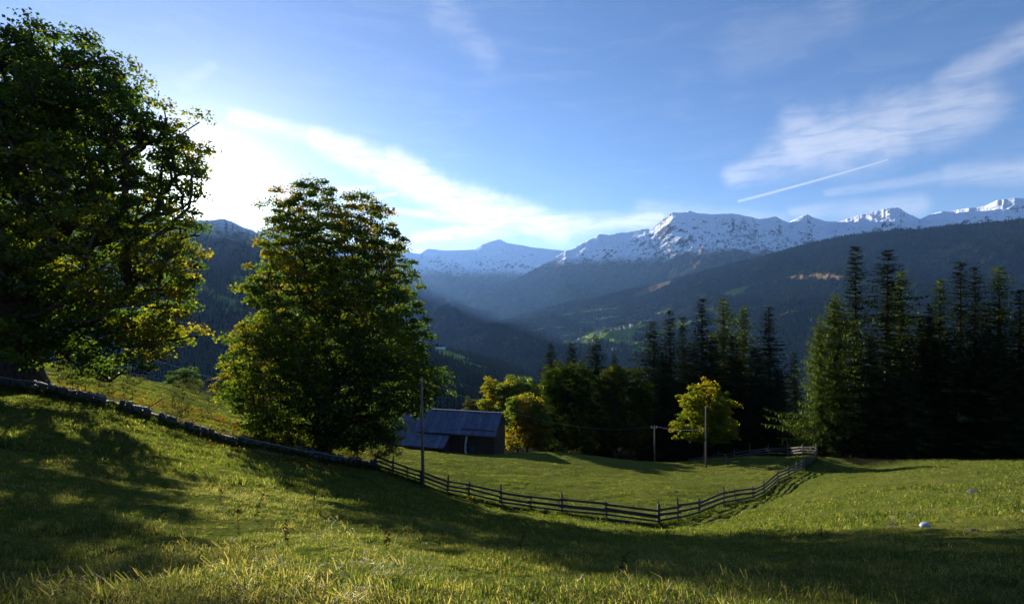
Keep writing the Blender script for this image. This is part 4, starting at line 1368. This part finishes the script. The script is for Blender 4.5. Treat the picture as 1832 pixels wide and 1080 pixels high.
# ------------------------------------------------------------------ electric fence in front of the wall
EP = [(-40, 28.2, 1.0), (60, 28.6, .95), (130, 28.9, .95), (222, 30.0, .95), (315, 31.3, 1.0), (400, 32.8, .95), (505, 34.2, .9), (572, 36, .9), (625, 37.6, .9), (668, 38.8, .9)]
ef = empty('electric_fence', G(222, 0, 30.0))
tag(ef, 'thin stake fence with a single pale wire in front of the stone wall', 'fence')
tops = []
for px, Yp, h in EP:
    p = G(px, 0, Yp)
    MB().tube([p - ef.location + Vector((0, 0, -.2)), p - ef.location + Vector((0.01, 0, h))], .014, 6).build('stake', M['barn_wood'], ef)
    tops.append(p - ef.location + Vector((0, 0, h - .08)))
wp = []
for a, b in zip(tops[:-1], tops[1:]):
    for k in range(8):
        t = k / 8
        q = a.lerp(b, t); q.z -= 4 * t * (1 - t) * .07
        wp.append(q)
wp.append(tops[-1])
MB().tube(wp, .009, 5).build('wire', M['tape'], ef)

# ------------------------------------------------------------------ poles and wires
def pole(px, Yp, top_row, r, lean, label, arm=False, h=None):
    b = G(px, 0, Yp)
    H = (540 - top_row) / F * Yp - b.z
    e = empty('utility_pole', b)
    tag(e, label, 'pole')
    t = Vector((lean, 0, H))
    MB().tube([(0, 0, -.5), t * .5, t], [r * 1.15, r, r * .8], 10).build('shaft', M['pole_wood'], e, True)
    if arm:
        MB().bar(t + Vector((-.55, 0, -.35)), t + Vector((.35, 0, -.3)), .08, .08).build('crossarm', M['pole_wood'], e)
    for dx in ((-.45, .25) if arm else (.0,)):
        q = t + Vector((dx, -.08, -.22 if arm else -.3))
        MB().tube([q, q + Vector((0, 0, .07)), q + Vector((0, 0, .14)), q + Vector((0, 0, .18))], [.035, .06, .06, .03], 8).build('insulator', M['insulator'], e)
    return b + t


pt1 = pole(757, 37.3, 674, .11, -.12, 'tall wooden pole at the plank fence in front of the barn')
pt2 = pole(1171, 71.5, 761, .10, 0.02, 'short wooden pole with small crossarm at the far edge of the meadow', arm=True)
pt3 = pole(1263, 66.0, 726, .11, 0.0, 'tall wooden pole in front of the small golden maple')
pt4 = pole(1440, 86, 704, .1, 0, 'dark pole half hidden among the conifers left of the bright larch')


def cable(label, a, b, sag, r=.014):
    a = Vector(a); b = Vector(b)
    pts = []
    for k in range(25):
        t = k / 24
        q = a.lerp(b, t); q.z -= 4 * t * (1 - t) * sag
        pts.append(q - a)
    o = MB().tube(pts, r, 5).build('overhead_cable', M['wire'])
    o.location = a
    tag(o, label, 'cable')


cable('slack overhead wire from the crossarm pole towards the tall pole by the golden maple', pt2 + Vector((.25, -.08, -.1)), pt3 + Vector((0, .1, -2.9)), .35, .022)
cable('faint overhead wire from the pole by the barn to the crossarm pole', pt1 + Vector((0, 0.1, -.3)), pt2 + Vector((-.45, -.08, -.1)), 1.6, .005)
cable('thin overhead wire running out of the huge left maple and behind the tall middle maple', P(-60, 528, 30), G(690, 0, 118) + Vector((0, 0, 8.6)), 1.5, .011)

sb = G(1302, 0, 66.5)
stub = MB().tube([(0, 0, -.3), (-.18, 0, .7), (-.36, 0, 1.35)], [.09, .085, .06], 8).build('leaning_post', M['pole_wood'])
stub.location = sb
tag(stub, 'short leaning post in the meadow right of the tall pole', 'post')

# ------------------------------------------------------------------ barn
bc = G(824, 0, 77.0)
bz = bc.z
barn = empty('barn', (bc.x, 78.5, bz - .15), math.radians(-14))
tag(barn, 'dark wooden barn with blue-grey metal roof and low side annex beyond the meadow', 'barn')
RZ, EZ = 6.2, 4.0
sl = (RZ - EZ) / 3.2


def rz_(y):
    return RZ - abs(y) * sl


# walls of stacked logs / boards, each its own piece
for side in ('front', 'gable'):
    pass
w = MB()
w.box((-6.0, -2.9, -1.0), (6.0, 2.9, 4.2))
w.build('inner_wall', M['barn_wood'], barn)
gb = MB()
for x0 in (5.98, -6.08):
    b_ = len(gb.v)
    gb.v += [(x0, -2.95, 4.2), (x0, 2.95, 4.2), (x0, 0, RZ - .25), (x0 + .1, -2.95, 4.2), (x0 + .1, 2.95, 4.2), (x0 + .1, 0, RZ - .25)]
    gb.t += [(b_, b_ + 2, b_ + 1), (b_ + 3, b_ + 4, b_ + 5)]
    gb.q += [(b_, b_ + 1, b_ + 4, b_ + 3), (b_ + 1, b_ + 2, b_ + 5, b_ + 4), (b_ + 2, b_, b_ + 3, b_ + 5)]
gb.build('gable', M['barn_wood'], barn)
lm = MB().box((-.5, -.5, -.5), (.5, .5, .5)).mesh('wall_board', M['barn_log'])
br_ = random.Random(3)
zc = .2
while zc < 4.2:
    hgt = br_.uniform(.24, .32)
    o = link('wall_board', lm, barn); o.location = (3.45, -2.96, zc + hgt / 2); o.scale = (5.0, .1 + br_.uniform(0, .05), hgt * .93)
    o = link('wall_board', lm, barn); o.location = (6.06, 0, zc + hgt / 2); o.scale = (.1 + br_.uniform(0, .05), 6.0, hgt * .93)
    zc += hgt
x = -6.9
# annex in front left
MB().box((-6.9, -5.6, -1.0), (-.7, -2.95, 2.3)).build('annex_wall', M['barn_wood'], barn)
zc = 0
while zc < 2.1:
    hgt = br_.uniform(.24, .32)
    o = link('wall_board', lm, barn); o.location = (-3.8, -5.66, zc + hgt / 2); o.scale = (6.2, .1 + br_.uniform(0, .05), hgt * .93)
    o = link('wall_board', lm, barn); o.location = (-.66, -4.25, zc + hgt / 2); o.scale = (.1, 2.6, hgt * .93)
    zc += hgt
for x in (.2, 1.0, 5.95, 3.4):
    MB().box((x - .1, -3.12, -.5), (x + .1, -2.94, 4.2)).build('wall_post', M['barn_wood'], barn)
dr = MB().box((-.55, -3.02, -.2), (.75, -2.92, 2.3)).build('door', M['barn_log'], barn)
wn = MB().box((2.3, -3.10, 1.2), (3.1, -3.03, 1.9)).build('hatch', M['dark_roof'], barn)
MB().box((2.2, -3.9, -.9), (5.9, -3.0, .25)).build('plinth', M['moss_stone'], barn)
# roof panels: front slope 15 sheets, back slope 1 joined
rlen = 12.9
npan = 15
pw = rlen / npan
for i in range(npan):
    x0 = -6.45 + i * pw; x1 = x0 + pw
    m_ = MB()
    yE = -3.75
    lift = br_.uniform(0, .012)
    m_.hexa([(x0 + .015, yE, rz_(yE) + lift), (x1 - .015, yE, rz_(yE) + lift), (x1 - .015, 0, RZ), (x0 + .015, 0, RZ), (x0 + .015, yE, rz_(yE) + .06 + lift), (x1 - .015, yE, rz_(yE) + .06 + lift), (x1 - .015, 0, RZ + .06), (x0 + .015, 0, RZ + .06)])
    m_.build('roof_panel', M['roof_metal'], barn)
    MB().bar((x0, yE, rz_(yE) + .075), (x0, 0, RZ + .075), .035, .035).build('roof_seam', M['dark_roof'], barn)
m_ = MB()
m_.hexa([(-6.45, 0, RZ), (6.45, 0, RZ), (6.45, 3.75, rz_(3.75)), (-6.45, 3.75, rz_(3.75)), (-6.45, 0, RZ + .06), (6.45, 0, RZ + .06), (6.45, 3.75, rz_(3.75) + .06), (-6.45, 3.75, rz_(3.75) + .06)])
m_.build('back_roof', M['roof_metal'], barn)
MB().bar((-6.5, 0, RZ + .1), (6.5, 0, RZ + .1), .3, .06).build('ridge_cap', M['roof_metal'], barn)
MB().bar((-.6, -3.8, rz_(3.75) - .05), (6.5, -3.8, rz_(3.75) - .05), .05, .2).build('fascia', M['barn_wood'], barn)
for x in (6.47, -6.47):
    MB().bar((x, -3.8, rz_(3.75) - .03), (x, 0, RZ), .05, .18).build('verge_board', M['barn_wood'], barn)
# annex roof: starts under the main eave and runs lower
for i in range(8):
    x0 = -7.3 + i * .85; x1 = x0 + .85
    za, zb = 3.36, 2.2
    MB().hexa([(x0 + .015, -6.3, zb), (x1 - .015, -6.3, zb), (x1 - .015, -3.5, za), (x0 + .015, -3.5, za), (x0 + .015, -6.3, zb + .06), (x1 - .015, -6.3, zb + .06), (x1 - .015, -3.5, za + .06), (x0 + .015, -3.5, za + .06)]).build('roof_panel', M['roof_metal'], barn)
    MB().bar((x0, -6.3, zb + .075), (x0, -3.5, za + .075), .035, .035).build('roof_seam', M['dark_roof'], barn)
MB().bar((-7.3, -6.33, 2.1), (-.5, -6.33, 2.1), .05, .2).build('fascia', M['barn_wood'], barn)
MB().bar((-.48, -6.3, 2.18), (-.48, -3.5, 3.36), .05, .16).build('verge_board', M['barn_wood'], barn)
MB().tube([(2.35, -3.35, 3.9), (2.0, -3.45, 3.2), (1.85, -3.5, 2.2), (1.8, -3.5, 1.3), (1.95, -3.55, .8), (2.4, -3.6, .6), (4.2, -3.75, .5), (5.6, -3.85, .45)], [.16] * 8, 10).build('chute_pipe', M['pipe'], barn, True)
MB().box((5.25, -4.0, -.9), (5.75, -3.92, .35)).build('pipe_support', M['pipe'], barn)


# ------------------------------------------------------------------ houses near the left and behind
def house(name, label, px, Yh, L_, D_, wh, rh, rz, wallm, roofm, nwin=3, z_off=0.0, over=.5, win=(.9, 1.1), rows=(1.4,)):
    b = G(px, 0, Yh)
    e = empty(name, b + Vector((0, 0, z_off)), rz)
    tag(e, label, 'house')
    m = MB().box((-L_ / 2, -D_ / 2, -3), (L_ / 2, D_ / 2, wh))
    k = len(m.v)
    m.v += [(-L_ / 2, -D_ / 2, wh), (-L_ / 2, D_ / 2, wh), (-L_ / 2, 0, wh + rh - .1), (L_ / 2, -D_ / 2, wh), (L_ / 2, D_ / 2, wh), (L_ / 2, 0, wh + rh - .1)]
    m.t += [(k, k + 2, k + 1), (k + 3, k + 4, k + 5)]
    m.build('wall', wallm, e)
    r = MB()
    for sg in (-1, 1):
        y0 = sg * (D_ / 2 + over)
        z0 = wh - rh * over / (D_ / 2)
        X0, X1 = -L_ / 2 - over, L_ / 2 + over
        r.hexa([(X0, y0, z0), (X1, y0, z0), (X1, 0, wh + rh), (X0, 0, wh + rh), (X0, y0, z0 + .12), (X1, y0, z0 + .12), (X1, 0, wh + rh + .12), (X0, 0, wh + rh + .12)])
    r.build('roof', roofm, e)
    for rr in rows:
        for i in range(nwin):
            x = -L_ / 2 + L_ * (i + .5) / nwin
            f = MB().box((x - win[0] / 2 - .08, -D_ / 2 - .05, rr - .08), (x + win[0] / 2 + .08, -D_ / 2 + .02, rr + win[1] + .08)).build('window', M['white_trim'], e)
            MB().box((x - win[0] / 2, -D_ / 2 - .08, rr), (x + win[0] / 2, -D_ / 2 - .052, rr + win[1])).build('pane', M['glass'], f)
    return e


h1 = house('low_house', 'low pale building with dark roof and red eave, left of the barn', 712, 96, 13, 7, 3.0, 2.0, math.radians(-18), M['plaster'], M['dark_roof'], 3, rows=(.9,))
MB().bar((-7.1, -4.02, 2.6), (7.1, -4.02, 2.6), .06, .22).build('red_fascia', M['red_tile'], h1)
h2 = house('farmhouse', 'grey-roofed house with a white balcony behind the low pale building', 690, 118, 11, 9, 6.0, 2.8, math.radians(25), M['plaster'], M['roof_metal'], 3, rows=(1.2, 3.9))
MB().bar((-5.5, -5.3, 3.2), (5.5, -5.3, 3.2), .9, .12).build('balcony_floor', M['white_trim'], h2)
for k in range(9):
    MB().bar((-5.2 + k * 1.3, -5.65, 3.2), (-5.2 + k * 1.3, -5.65, 4.1), .05, .05).build('baluster', M['white_trim'], h2)
MB().bar((-5.5, -5.65, 4.15), (5.5, -5.65, 4.15), .07, .07).build('handrail', M['white_trim'], h2)
house('small_house', 'tiny house with bright blue-grey roof beyond the left field', 288, 150, 10, 7, 2.2, 1.8, math.radians(20), M['plaster'], M['roof_metal'], 2, rows=(.6,), z_off=1.2)
house('small_house', 'low brown-roofed house in shade at the foot of the left field', 385, 160, 13, 8, 2.0, 2.2, math.radians(-15), M['barn_wood'], M['dark_roof'], 3, rows=(.5,), z_off=2.2)
house('small_house', 'blue-grey roofed house beside the tall maple at the foot of the left field', 422, 158, 12, 8, 2.4, 2.4, math.radians(-30), M['barn_wood'], M['roof_metal'], 2, rows=(.7,), z_off=1.2)

# farm building lit on the dark hill
def on_patch(pt, px, row):
    d = np.abs(pt['px'] - px) * 3 + np.abs(pt['row'] - row) + (pt['s'] > 1) * 1e3
    i = np.unravel_index(np.argmin(d), d.shape)
    return Vector((pt['X'][i], pt['Y'][i], pt['Z'][i]))


def small_house_mesh(name, L_, D_, wh, rh, wallm, roofm):
    m = MB().box((-L_ / 2, -D_ / 2, -5), (L_ / 2, D_ / 2, wh))
    nq = len(m.q)
    X0, X1, o = -L_ / 2 - .5, L_ / 2 + .5, .6
    k = len(m.v)
    m.v += [(X0, -D_ / 2 - o, wh - .3), (X1, -D_ / 2 - o, wh - .3), (X1, D_ / 2 + o, wh - .3), (X0, D_ / 2 + o, wh - .3), (X0, 0, wh + rh), (X1, 0, wh + rh)]
    m.q += [(k, k + 1, k + 5, k + 4), (k + 2, k + 3, k + 4, k + 5)]
    m.t += [(k + 3, k, k + 4), (k + 1, k + 2, k + 5)]
    fs = [np.array(m.q), np.array(m.t)]
    mi = [0] * nq + [1, 1, 1, 1]
    return mesh_np(name, np.array(m.v), fs, [wallm, roofm], False, mi=mi)


M['village_wall'] = simple_mat('village_plaster', (0.55, 0.52, 0.48), (0.7, 0.68, 0.64), .05, bstr=0)
M['village_roof'] = simple_mat('village_roof', (0.07, 0.07, 0.08), (0.14, 0.13, 0.13), .1, bstr=0)
VH = [small_house_mesh('village_house', 14, 10, 8, 4, M['village_wall'], M['village_roof']), small_house_mesh('village_house', 11, 9, 7, 4, M['barn_wood'], M['village_roof']),
      small_house_mesh('village_house', 17, 11, 9, 4.5, M['village_wall'], M['red_tile']), small_house_mesh('village_house', 12, 12, 7, 4, M['village_wall'], M['dark_roof'])]
vr = random.Random(4)
spots = []
for k in range(52):
    t = vr.random()
    spots.append((1062 + t * 70 + vr.gauss(0, 3), 594 - t * 8 + vr.gauss(0, 2.4), 'small house crowded in the far village on the sunlit fields', 'houses of the far village'))
for k in range(11):
    spots.append((1030 + vr.random() * 34, 607 + vr.gauss(0, 1.8), 'small house of the hamlet just left below the far village', 'houses of the lower left hamlet'))
for k in range(9):
    spots.append((1098 + vr.random() * 18, 626 + vr.gauss(0, 1.6), 'small house of the hamlet well below the far village', 'houses of the lowest hamlet'))
for px, row, lab, grp in spots:
    p = on_patch(slope, px, row)
    o = link('village_house', vr.choice(VH), None, p, (0, 0, vr.uniform(-.6, .6)), (1.15,) * 3)
    tag(o, lab, 'house', grp)
cp_ = on_patch(slope, 1061, 600)
ch = empty('church', cp_)
tag(ch, 'small white church at the left end of the far village', 'church')
MB().box((-7, -12, -5), (7, 12, 12)).build('nave', M['village_wall'], ch)
MB().bar((0, -13, 13.5), (0, 13, 13.5), 15, 1.0).build('nave_roof', M['village_roof'], ch)
MB().box((-12, -4, -5), (-7.2, 3, 24)).build('tower', M['village_wall'], ch)
MB().tube([(-9.6, -.5, 24), (-9.6, -.5, 33)], [4.2, .2], 4).build('spire', M['village_roof'], ch)
hp = on_patch(near_hill, 788, 624)
o = link('farm_shed', small_house_mesh('farm_shed', 26, 9, 3.5, 3, M['village_wall'], M['white_trim']), None, hp + Vector((0, 0, -.5)), (0, 0, .1))
tag(o, 'long low farm shed with bright roof on the dark hill right of the tall maple', 'shed')

# ------------------------------------------------------------------ small things in the grass
def blob(name, p, s, mat, label, cat, seed, sub=2, rough=.18, flat=None):
    import bmesh
    bm = bmesh.new()
    bmesh.ops.create_icosphere(bm, subdivisions=sub, radius=1)
    r = random.Random(seed)
    off = r.random() * 50
    from mathutils import noise as mn
    for v in bm.verts:
        v.co *= 1 + rough * mn.noise(v.co * 1.4 + Vector((off, 0, 0))) * 1.6
        if flat and v.co.z < flat: v.co.z = flat
        v.co = Vector((v.co.x * s[0], v.co.y * s[1], v.co.z * s[2]))
    me = bpy.data.meshes.new(name); bm.to_mesh(me); bm.free()
    me.materials.append(mat)
    for pl in me.polygons: pl.use_smooth = sub > 2
    o = link(name, me, None, p, (0, 0, r.random() * 3))
    tag(o, label, cat)
    return o


tp = G(1655, 0, 14.6)
t_ = empty('plastic_tub', tp, .3, (.72, .72, .6))
tag(t_, 'upturned pale blue-white oval tub lying in the sunlit grass on the right', 'tub')
prof = [(.215, 0.0), (.222, .02), (.20, .03), (.19, .08), (.165, .12), (.11, .145), (0.0, .15)]
V = []; Q = []
for r_, z_ in prof:
    for k in range(28):
        a = k / 28 * 6.2832
        V.append((r_ * math.cos(a) * 1.0, r_ * math.sin(a) * .8, z_))
for i in range(len(prof) - 1):
    for k in range(28):
        a = i * 28 + k; b = i * 28 + (k + 1) % 28
        Q.append((a, b, b + 28, a + 28))
link('bowl', mesh_np('bowl', np.array(V), np.array(Q[28:]), M['tub'], True), t_, (0, 0, .03))
link('rim', mesh_np('rim', np.array(V), np.array(Q[:28]), M['white_trim'], True), t_, (0, 0, .03))
t_.rotation_euler = (.1, -.1, .3)

blob('boulder', G(1744, 0, 25.5) + Vector((0, 0, .04)), (.34, .25, .2), M['stone'], 'angular grey boulder in the sunlit grass at the right, largest stone there', 'rock', 3, 2, .3)
MH = [(1600, 935, 15.5, 'on the shadow edge left of the pale tub'), (1745, 943, 12.9, 'right of the pale tub at the shadow edge'), (1632, 904, 19.5, 'in the sunlit grass behind the pale tub'),
      (1570, 906, 21, 'in the middle of the right meadow'), (1806, 905, 18, 'near the right edge of the picture'), (985, 848, 54, 'in the middle of the fenced meadow'), (1208, 874, 45, 'in the fenced meadow near the fence bend')]
for i, (px, row, Ym, w_) in enumerate(MH):
    p = G(px, 0, Ym)
    blob('molehill', p + Vector((0, 0, .0)), (.12 + Ym * .003, .10 + Ym * .0025, .06), M['soil'], 'low dark molehill ' + w_, 'molehill', 20 + i, 2, .4)


# ------------------------------------------------------------------ grass (uncountable)
def tuft_mesh(seed, nbl, h, w, spread, bend, tint=(0, 1), lean=0.0):
    rng = np.random.default_rng(seed)
    V = []; Q = []; Tt = []; Tn = []
    for i in range(nbl):
        a = rng.random() * 6.283
        r = spread * math.sqrt(rng.random())
        bx, by = r * math.cos(a), r * math.sin(a)
        hh = h * rng.uniform(.45, 1.15)
        da = rng.random() * 6.283
        bd = bend * hh * rng.uniform(.2, 1.2)
        dx, dy = math.cos(da) * bd, math.sin(da) * bd
        sx, sy = -math.sin(da + rng.normal(0, .6)) * w * .5, math.cos(da + rng.normal(0, .6)) * w * .5
        k = len(V)
        V += [(bx - sx, by - sy, -.03), (bx + sx, by + sy, -.03), (bx + dx * .3 - sx * .8, by + dy * .3 - sy * .8, hh * .55), (bx + dx * .3 + sx * .8, by + dy * .3 + sy * .8, hh * .55), (bx + dx, by + dy, hh * (1 - .25 * bend))]
        Q.append((k, k + 1, k + 3, k + 2)); Tt.append((k + 2, k + 3, k + 4))
        tv = rng.uniform(*tint)
        Tn += [tv] * 5
    return mesh_np('tuft', np.array(V), [np.array(Q), np.array(Tt)], M['grass_blade'], False, {'tint': np.array(Tn)})


def src(me):
    return bpy.data.objects.new('tuft', me)


def shade_area(n, ymin, ymax, rng, px0=-120, px1=1960, pw_=1.0):
    """points spread over the ground in view, density falling off with distance"""
    u = rng.random(n)
    y = ymin * (ymax / ymin) ** (u ** pw_)
    px = rng.uniform(px0, px1, n)
    x = (px - 916) / F * y
    return x, y


g_near = [src(tuft_mesh(i, 18, .09, .0058, .08, 1.2, (.0, .92))) for i in range(4)] + [src(tuft_mesh(9, 14, .09, .006, .07, .9, (.5, 1.0))), src(tuft_mesh(10, 9, .11, .006, .05, .7, (.1, .5)))]
x, y = shade_area(72000, 2.6, 19, RNG)
dn_ = fbm(x * 1.1, y * 1.1, 4, 70)
k = RNG.random(len(x)) < np.clip(.62 + dn_ * 2.2, .08, 1)
x, y = x[k], y[k]
# the same sward goes on around and behind the standpoint
xa = RNG.uniform(-9, 9, 14000); ya = RNG.uniform(-3, 6, 14000)
ka = ((ya < 2.6) | (np.abs(xa) > ya * 1.12)) & (np.hypot(xa, ya) > .8)
x = np.concatenate([x, xa[ka]]); y = np.concatenate([y, ya[ka]])
z = gz(x, y)
sc = np.clip(.62 + .9 * fbm(x * .7, y * .7, 3, 71) + RNG.normal(0, .18, len(x)), .25, 1.7)
gn_scatter('grass', np.stack([x, y, z], 1), sc, g_near, None, 'uneven tufted grass on the near slope', 'grass', tilt=.3)
straw = [src(tuft_mesh(50 + i, 14, .085, .005, .15, 1.9, (.62, .96))) for i in range(3)]
x, y = shade_area(26000, 2.8, 30, RNG)
cl = fbm(x * .55, y * .55, 4, 170)
k = RNG.random(len(x)) < np.clip((cl - .12) * 3.0, 0, .55)
x, y = x[k], y[k]
gn_scatter('dry_grass', np.stack([x, y, gz(x, y) + .01], 1), RNG.uniform(.6, 1.5, len(x)), straw, None, 'pale flattened straw lying in patches among the green grass', 'grass', tilt=.5)
wx, wy = [], []
for i in range(1500):
    p, d = wall_at(RNG.random() * cum[-1])
    o_ = RNG.normal(.45, .28) * (1 if RNG.random() < .7 else -1)
    wx.append(p.x + d.y * o_); wy.append(p.y - d.x * o_)
for i in range(1600):
    j = int(RNG.integers(0, len(pp) - 1)); t = RNG.random()
    wx.append(pp[j].x * (1 - t) + pp[j + 1].x * t + RNG.normal(0, .14)); wy.append(pp[j].y * (1 - t) + pp[j + 1].y * t + RNG.normal(0, .14))
wx = np.array(wx); wy = np.array(wy)
rank = [src(tuft_mesh(80 + i, 16, .42, .016, .14, .9, (.0, .7))) for i in range(3)]
gn_scatter('rank_grass', np.stack([wx, wy, gz(wx, wy)], 1), RNG.uniform(.4, 1.25, len(wx)), rank, None, 'tall uncut grass along the foot of the stone wall and the fence', 'grass', tilt=.25)
g_mid = [src(tuft_mesh(20 + i, 14, .13, .015, .17, .9, (.0, .8))) for i in range(4)] + [src(tuft_mesh(30, 12, .15, .012, .16, .9, (.3, .95)))]
x, y = shade_area(150000, 15, 78, RNG, pw_=.8)
inb = fbm(x * .35, y * .35, 4, 72)
k = (RNG.random(len(x)) < np.clip(.65 + inb * 1.5, .1, 1)) & ~((y > 72) & (x > -14)) & ~((y > 60) & (x > 38))
# keep the barn and house footprints clear
k &= ~((x > -15) & (x < 1) & (y > 71))
x, y = x[k], y[k]
z = gz(x, y)
# short grazed turf inside the fence, longer outside
inside = (y > 34) & (x > -13) & (x < 34)
sc = np.where(inside, .55, .78) * np.clip(1 + 1.5 * fbm(x * .8, y * .8, 3, 171) + RNG.normal(0, .3, len(x)), .3, 2.2)
gn_scatter('meadow_grass', np.stack([x, y, z], 1), sc, g_mid, None, 'short grazed grass over the meadow and the slopes', 'grass', tilt=.3)


# fallen leaves under the left maple
n = 3600
x = RNG.normal(-24, 7, n); y = RNG.uniform(31.5, 52, n)
k = (x > -40) & (x < -12)
x, y = x[k], y[k]; z = gz(x, y) + .05
n = len(x)
a = RNG.random(n) * 6.28
s_ = RNG.uniform(.05, .11, n)
cx, sx = np.cos(a) * s_, np.sin(a) * s_
t1 = RNG.normal(0, .06, (4, n))
V = np.stack([np.stack([x - cx, y - sx, z + t1[0]], 1), np.stack([x + sx * .8, y - cx * .8, z + t1[1]], 1), np.stack([x + cx, y + sx, z + t1[2]], 1), np.stack([x - sx * .8, y + cx * .8, z + t1[3]], 1)], 1).reshape(-1, 3)
k4 = np.arange(n) * 4
me = mesh_np('fallen_leaves', V, np.stack([k4, k4 + 1, k4 + 2, k4 + 3], 1), M['fallen_leaf'], False, {'tint': np.repeat(RNG.random(n), 4)})
tag(link('fallen_leaves', me), 'orange and yellow fallen leaves strewn under the huge maple', 'leaves', kind='stuff')


def weed(px, Yw, h, label, seed, lean=.15, nb=7, mat='dry_stalk', leafy=True):
    r = random.Random(seed)
    b = G(px, 0, Yw)
    e = empty('dry_weed', b)
    tag(e, label, 'weed')
    m = MB()
    pts = [(lean * h * (t / 5) ** 1.4 + r.gauss(0, .01), r.gauss(0, .01), h * t / 5 - .03) for t in range(6)]
    m.tube(pts, [.006, .0055, .005, .004, .003, .002], 4)
    for k in range(nb):
        t = r.uniform(.35, .95)
        i = min(4, int(t * 5)); f_ = t * 5 - i
        p = [pts[i][j] * (1 - f_) + pts[i + 1][j] * f_ for j in range(3)]
        a = r.random() * 6.28; L_ = r.uniform(.10, .22) * h
        q = (p[0] + math.cos(a) * L_, p[1] + math.sin(a) * L_, p[2] + L_ * .8)
        m.tube([p, q], [.003, .0015], 3)
    m.build('stalk', M['dry_stalk'], e)
    if leafy:
        V = []; Q = []
        for k in range(26):
            t = r.uniform(.2, 1.0)
            i = min(4, int(t * 5)); f_ = t * 5 - i
            p = [pts[i][j] * (1 - f_) + pts[i + 1][j] * f_ for j in range(3)]
            a = r.random() * 6.28; L_ = r.uniform(.03, .075); w_ = L_ * .3
            d = Vector((math.cos(a), math.sin(a), r.uniform(-.9, .5))); s2 = Vector((-math.sin(a), math.cos(a), 0))
            p = Vector(p); k0 = len(V)
            V += [tuple(p), tuple(p + d * L_ * .5 + s2 * w_), tuple(p + d * L_), tuple(p + d * L_ * .5 - s2 * w_)]
            Q.append((k0, k0 + 1, k0 + 2, k0 + 3))
        link('leaves', mesh_np('leaves', np.array(V), np.array(Q), M['dry_stalk']), e)


for i, (px, Yw, h, lab, ln) in enumerate([
        (455, 9.5, .62, 'tall brown thistle stalk leaning right on the sunlit slope, left of centre', .35), (425, 8.2, .42, 'thin dry stalk left of the tall brown thistle', .05), (510, 7.4, .36, 'short straight dry stalk on the sunlit slope below the thistle', .05),
        (395, 10.5, .38, 'dark upright weed on the upper part of the sunlit slope', 0.), (1108, 7.2, .36, 'reddish forked twig at the lower edge of the sunlit grass', .3), (1192, 15, .4, 'dark dry weed at the shadow edge below the fence bend', .05),
        (1470, 15, .42, 'upright weed at the lower edge of the right meadow', .0), (1620, 8.5, .6, 'tall thin pale stalk in the dark foreground right of centre', -.1), (1680, 8.2, .62, 'tall thin stalk in the dark foreground near the right', .12),
        (690, 6.8, .3, 'small brown stalk in the middle of the sunlit slope', .1), (930, 9.8, .4, 'pale seed stalk at the crest of the sunlit slope', .2), (560, 12, .4, 'seed stalk at the shadow edge below the tall maple', .1)]):
    weed(px, Yw, h, lab, 40 + i, ln, leafy=i not in (7, 8))

# low light green plants along the fence foot
for i, (px, Yw, lab, mt_) in enumerate([(842, 35.2, 'yellow-green leafy plant at the fence foot, leftmost of the three', 'maple_gold'), (858, 34.8, 'green leafy plant at the fence foot beside the yellow one', 'bush'), (908, 33.4, 'bright green leafy plant at the fence foot, rightmost of the three', 'bush'), (970, 32.2, 'thin upright green weed at the fence foot right of the leafy plants', 'bush')]):
    p = G(px, 0, Yw)
    rng = np.random.default_rng(60 + i)
    V, Fq, T = leaf_cloud(np.array([[0, 0, .14], [.2, .05, .1], [-.15, 0, .12]]), np.array([.22, .16, .18]), 26, .15, rng, .8)
    o = link('leafy_plant', mesh_np('leafy_plant', V, Fq, M[mt_], False, {'tint': T}), None, p)
    tag(o, lab, 'plant')

# ------------------------------------------------------------------ haze
def haze():
    b = MB().box((-17500, -400, -900), (18500, 24500, 2600))
    o = b.build('haze', [])
    o['kind'] = 'stuff'
    m, g = new_mat('haze')
    v = g.n('ShaderNodeVolumePrincipled')
    v.inputs['Color'].default_value = (0.24, 0.48, 1.0, 1)
    v.inputs['Density'].default_value = 1.9e-5
    v.inputs['Anisotropy'].default_value = 0.35
    g.L(v.outputs[0], g.out.inputs['Volume'])
    o.data.materials.append(m)
    return o


haze()
print('stones', ns, 'tris', sum(len(o.data.loops) - 2 * len(o.data.polygons) for o in S.objects if o.type == 'MESH'), 'objs', len(S.objects))
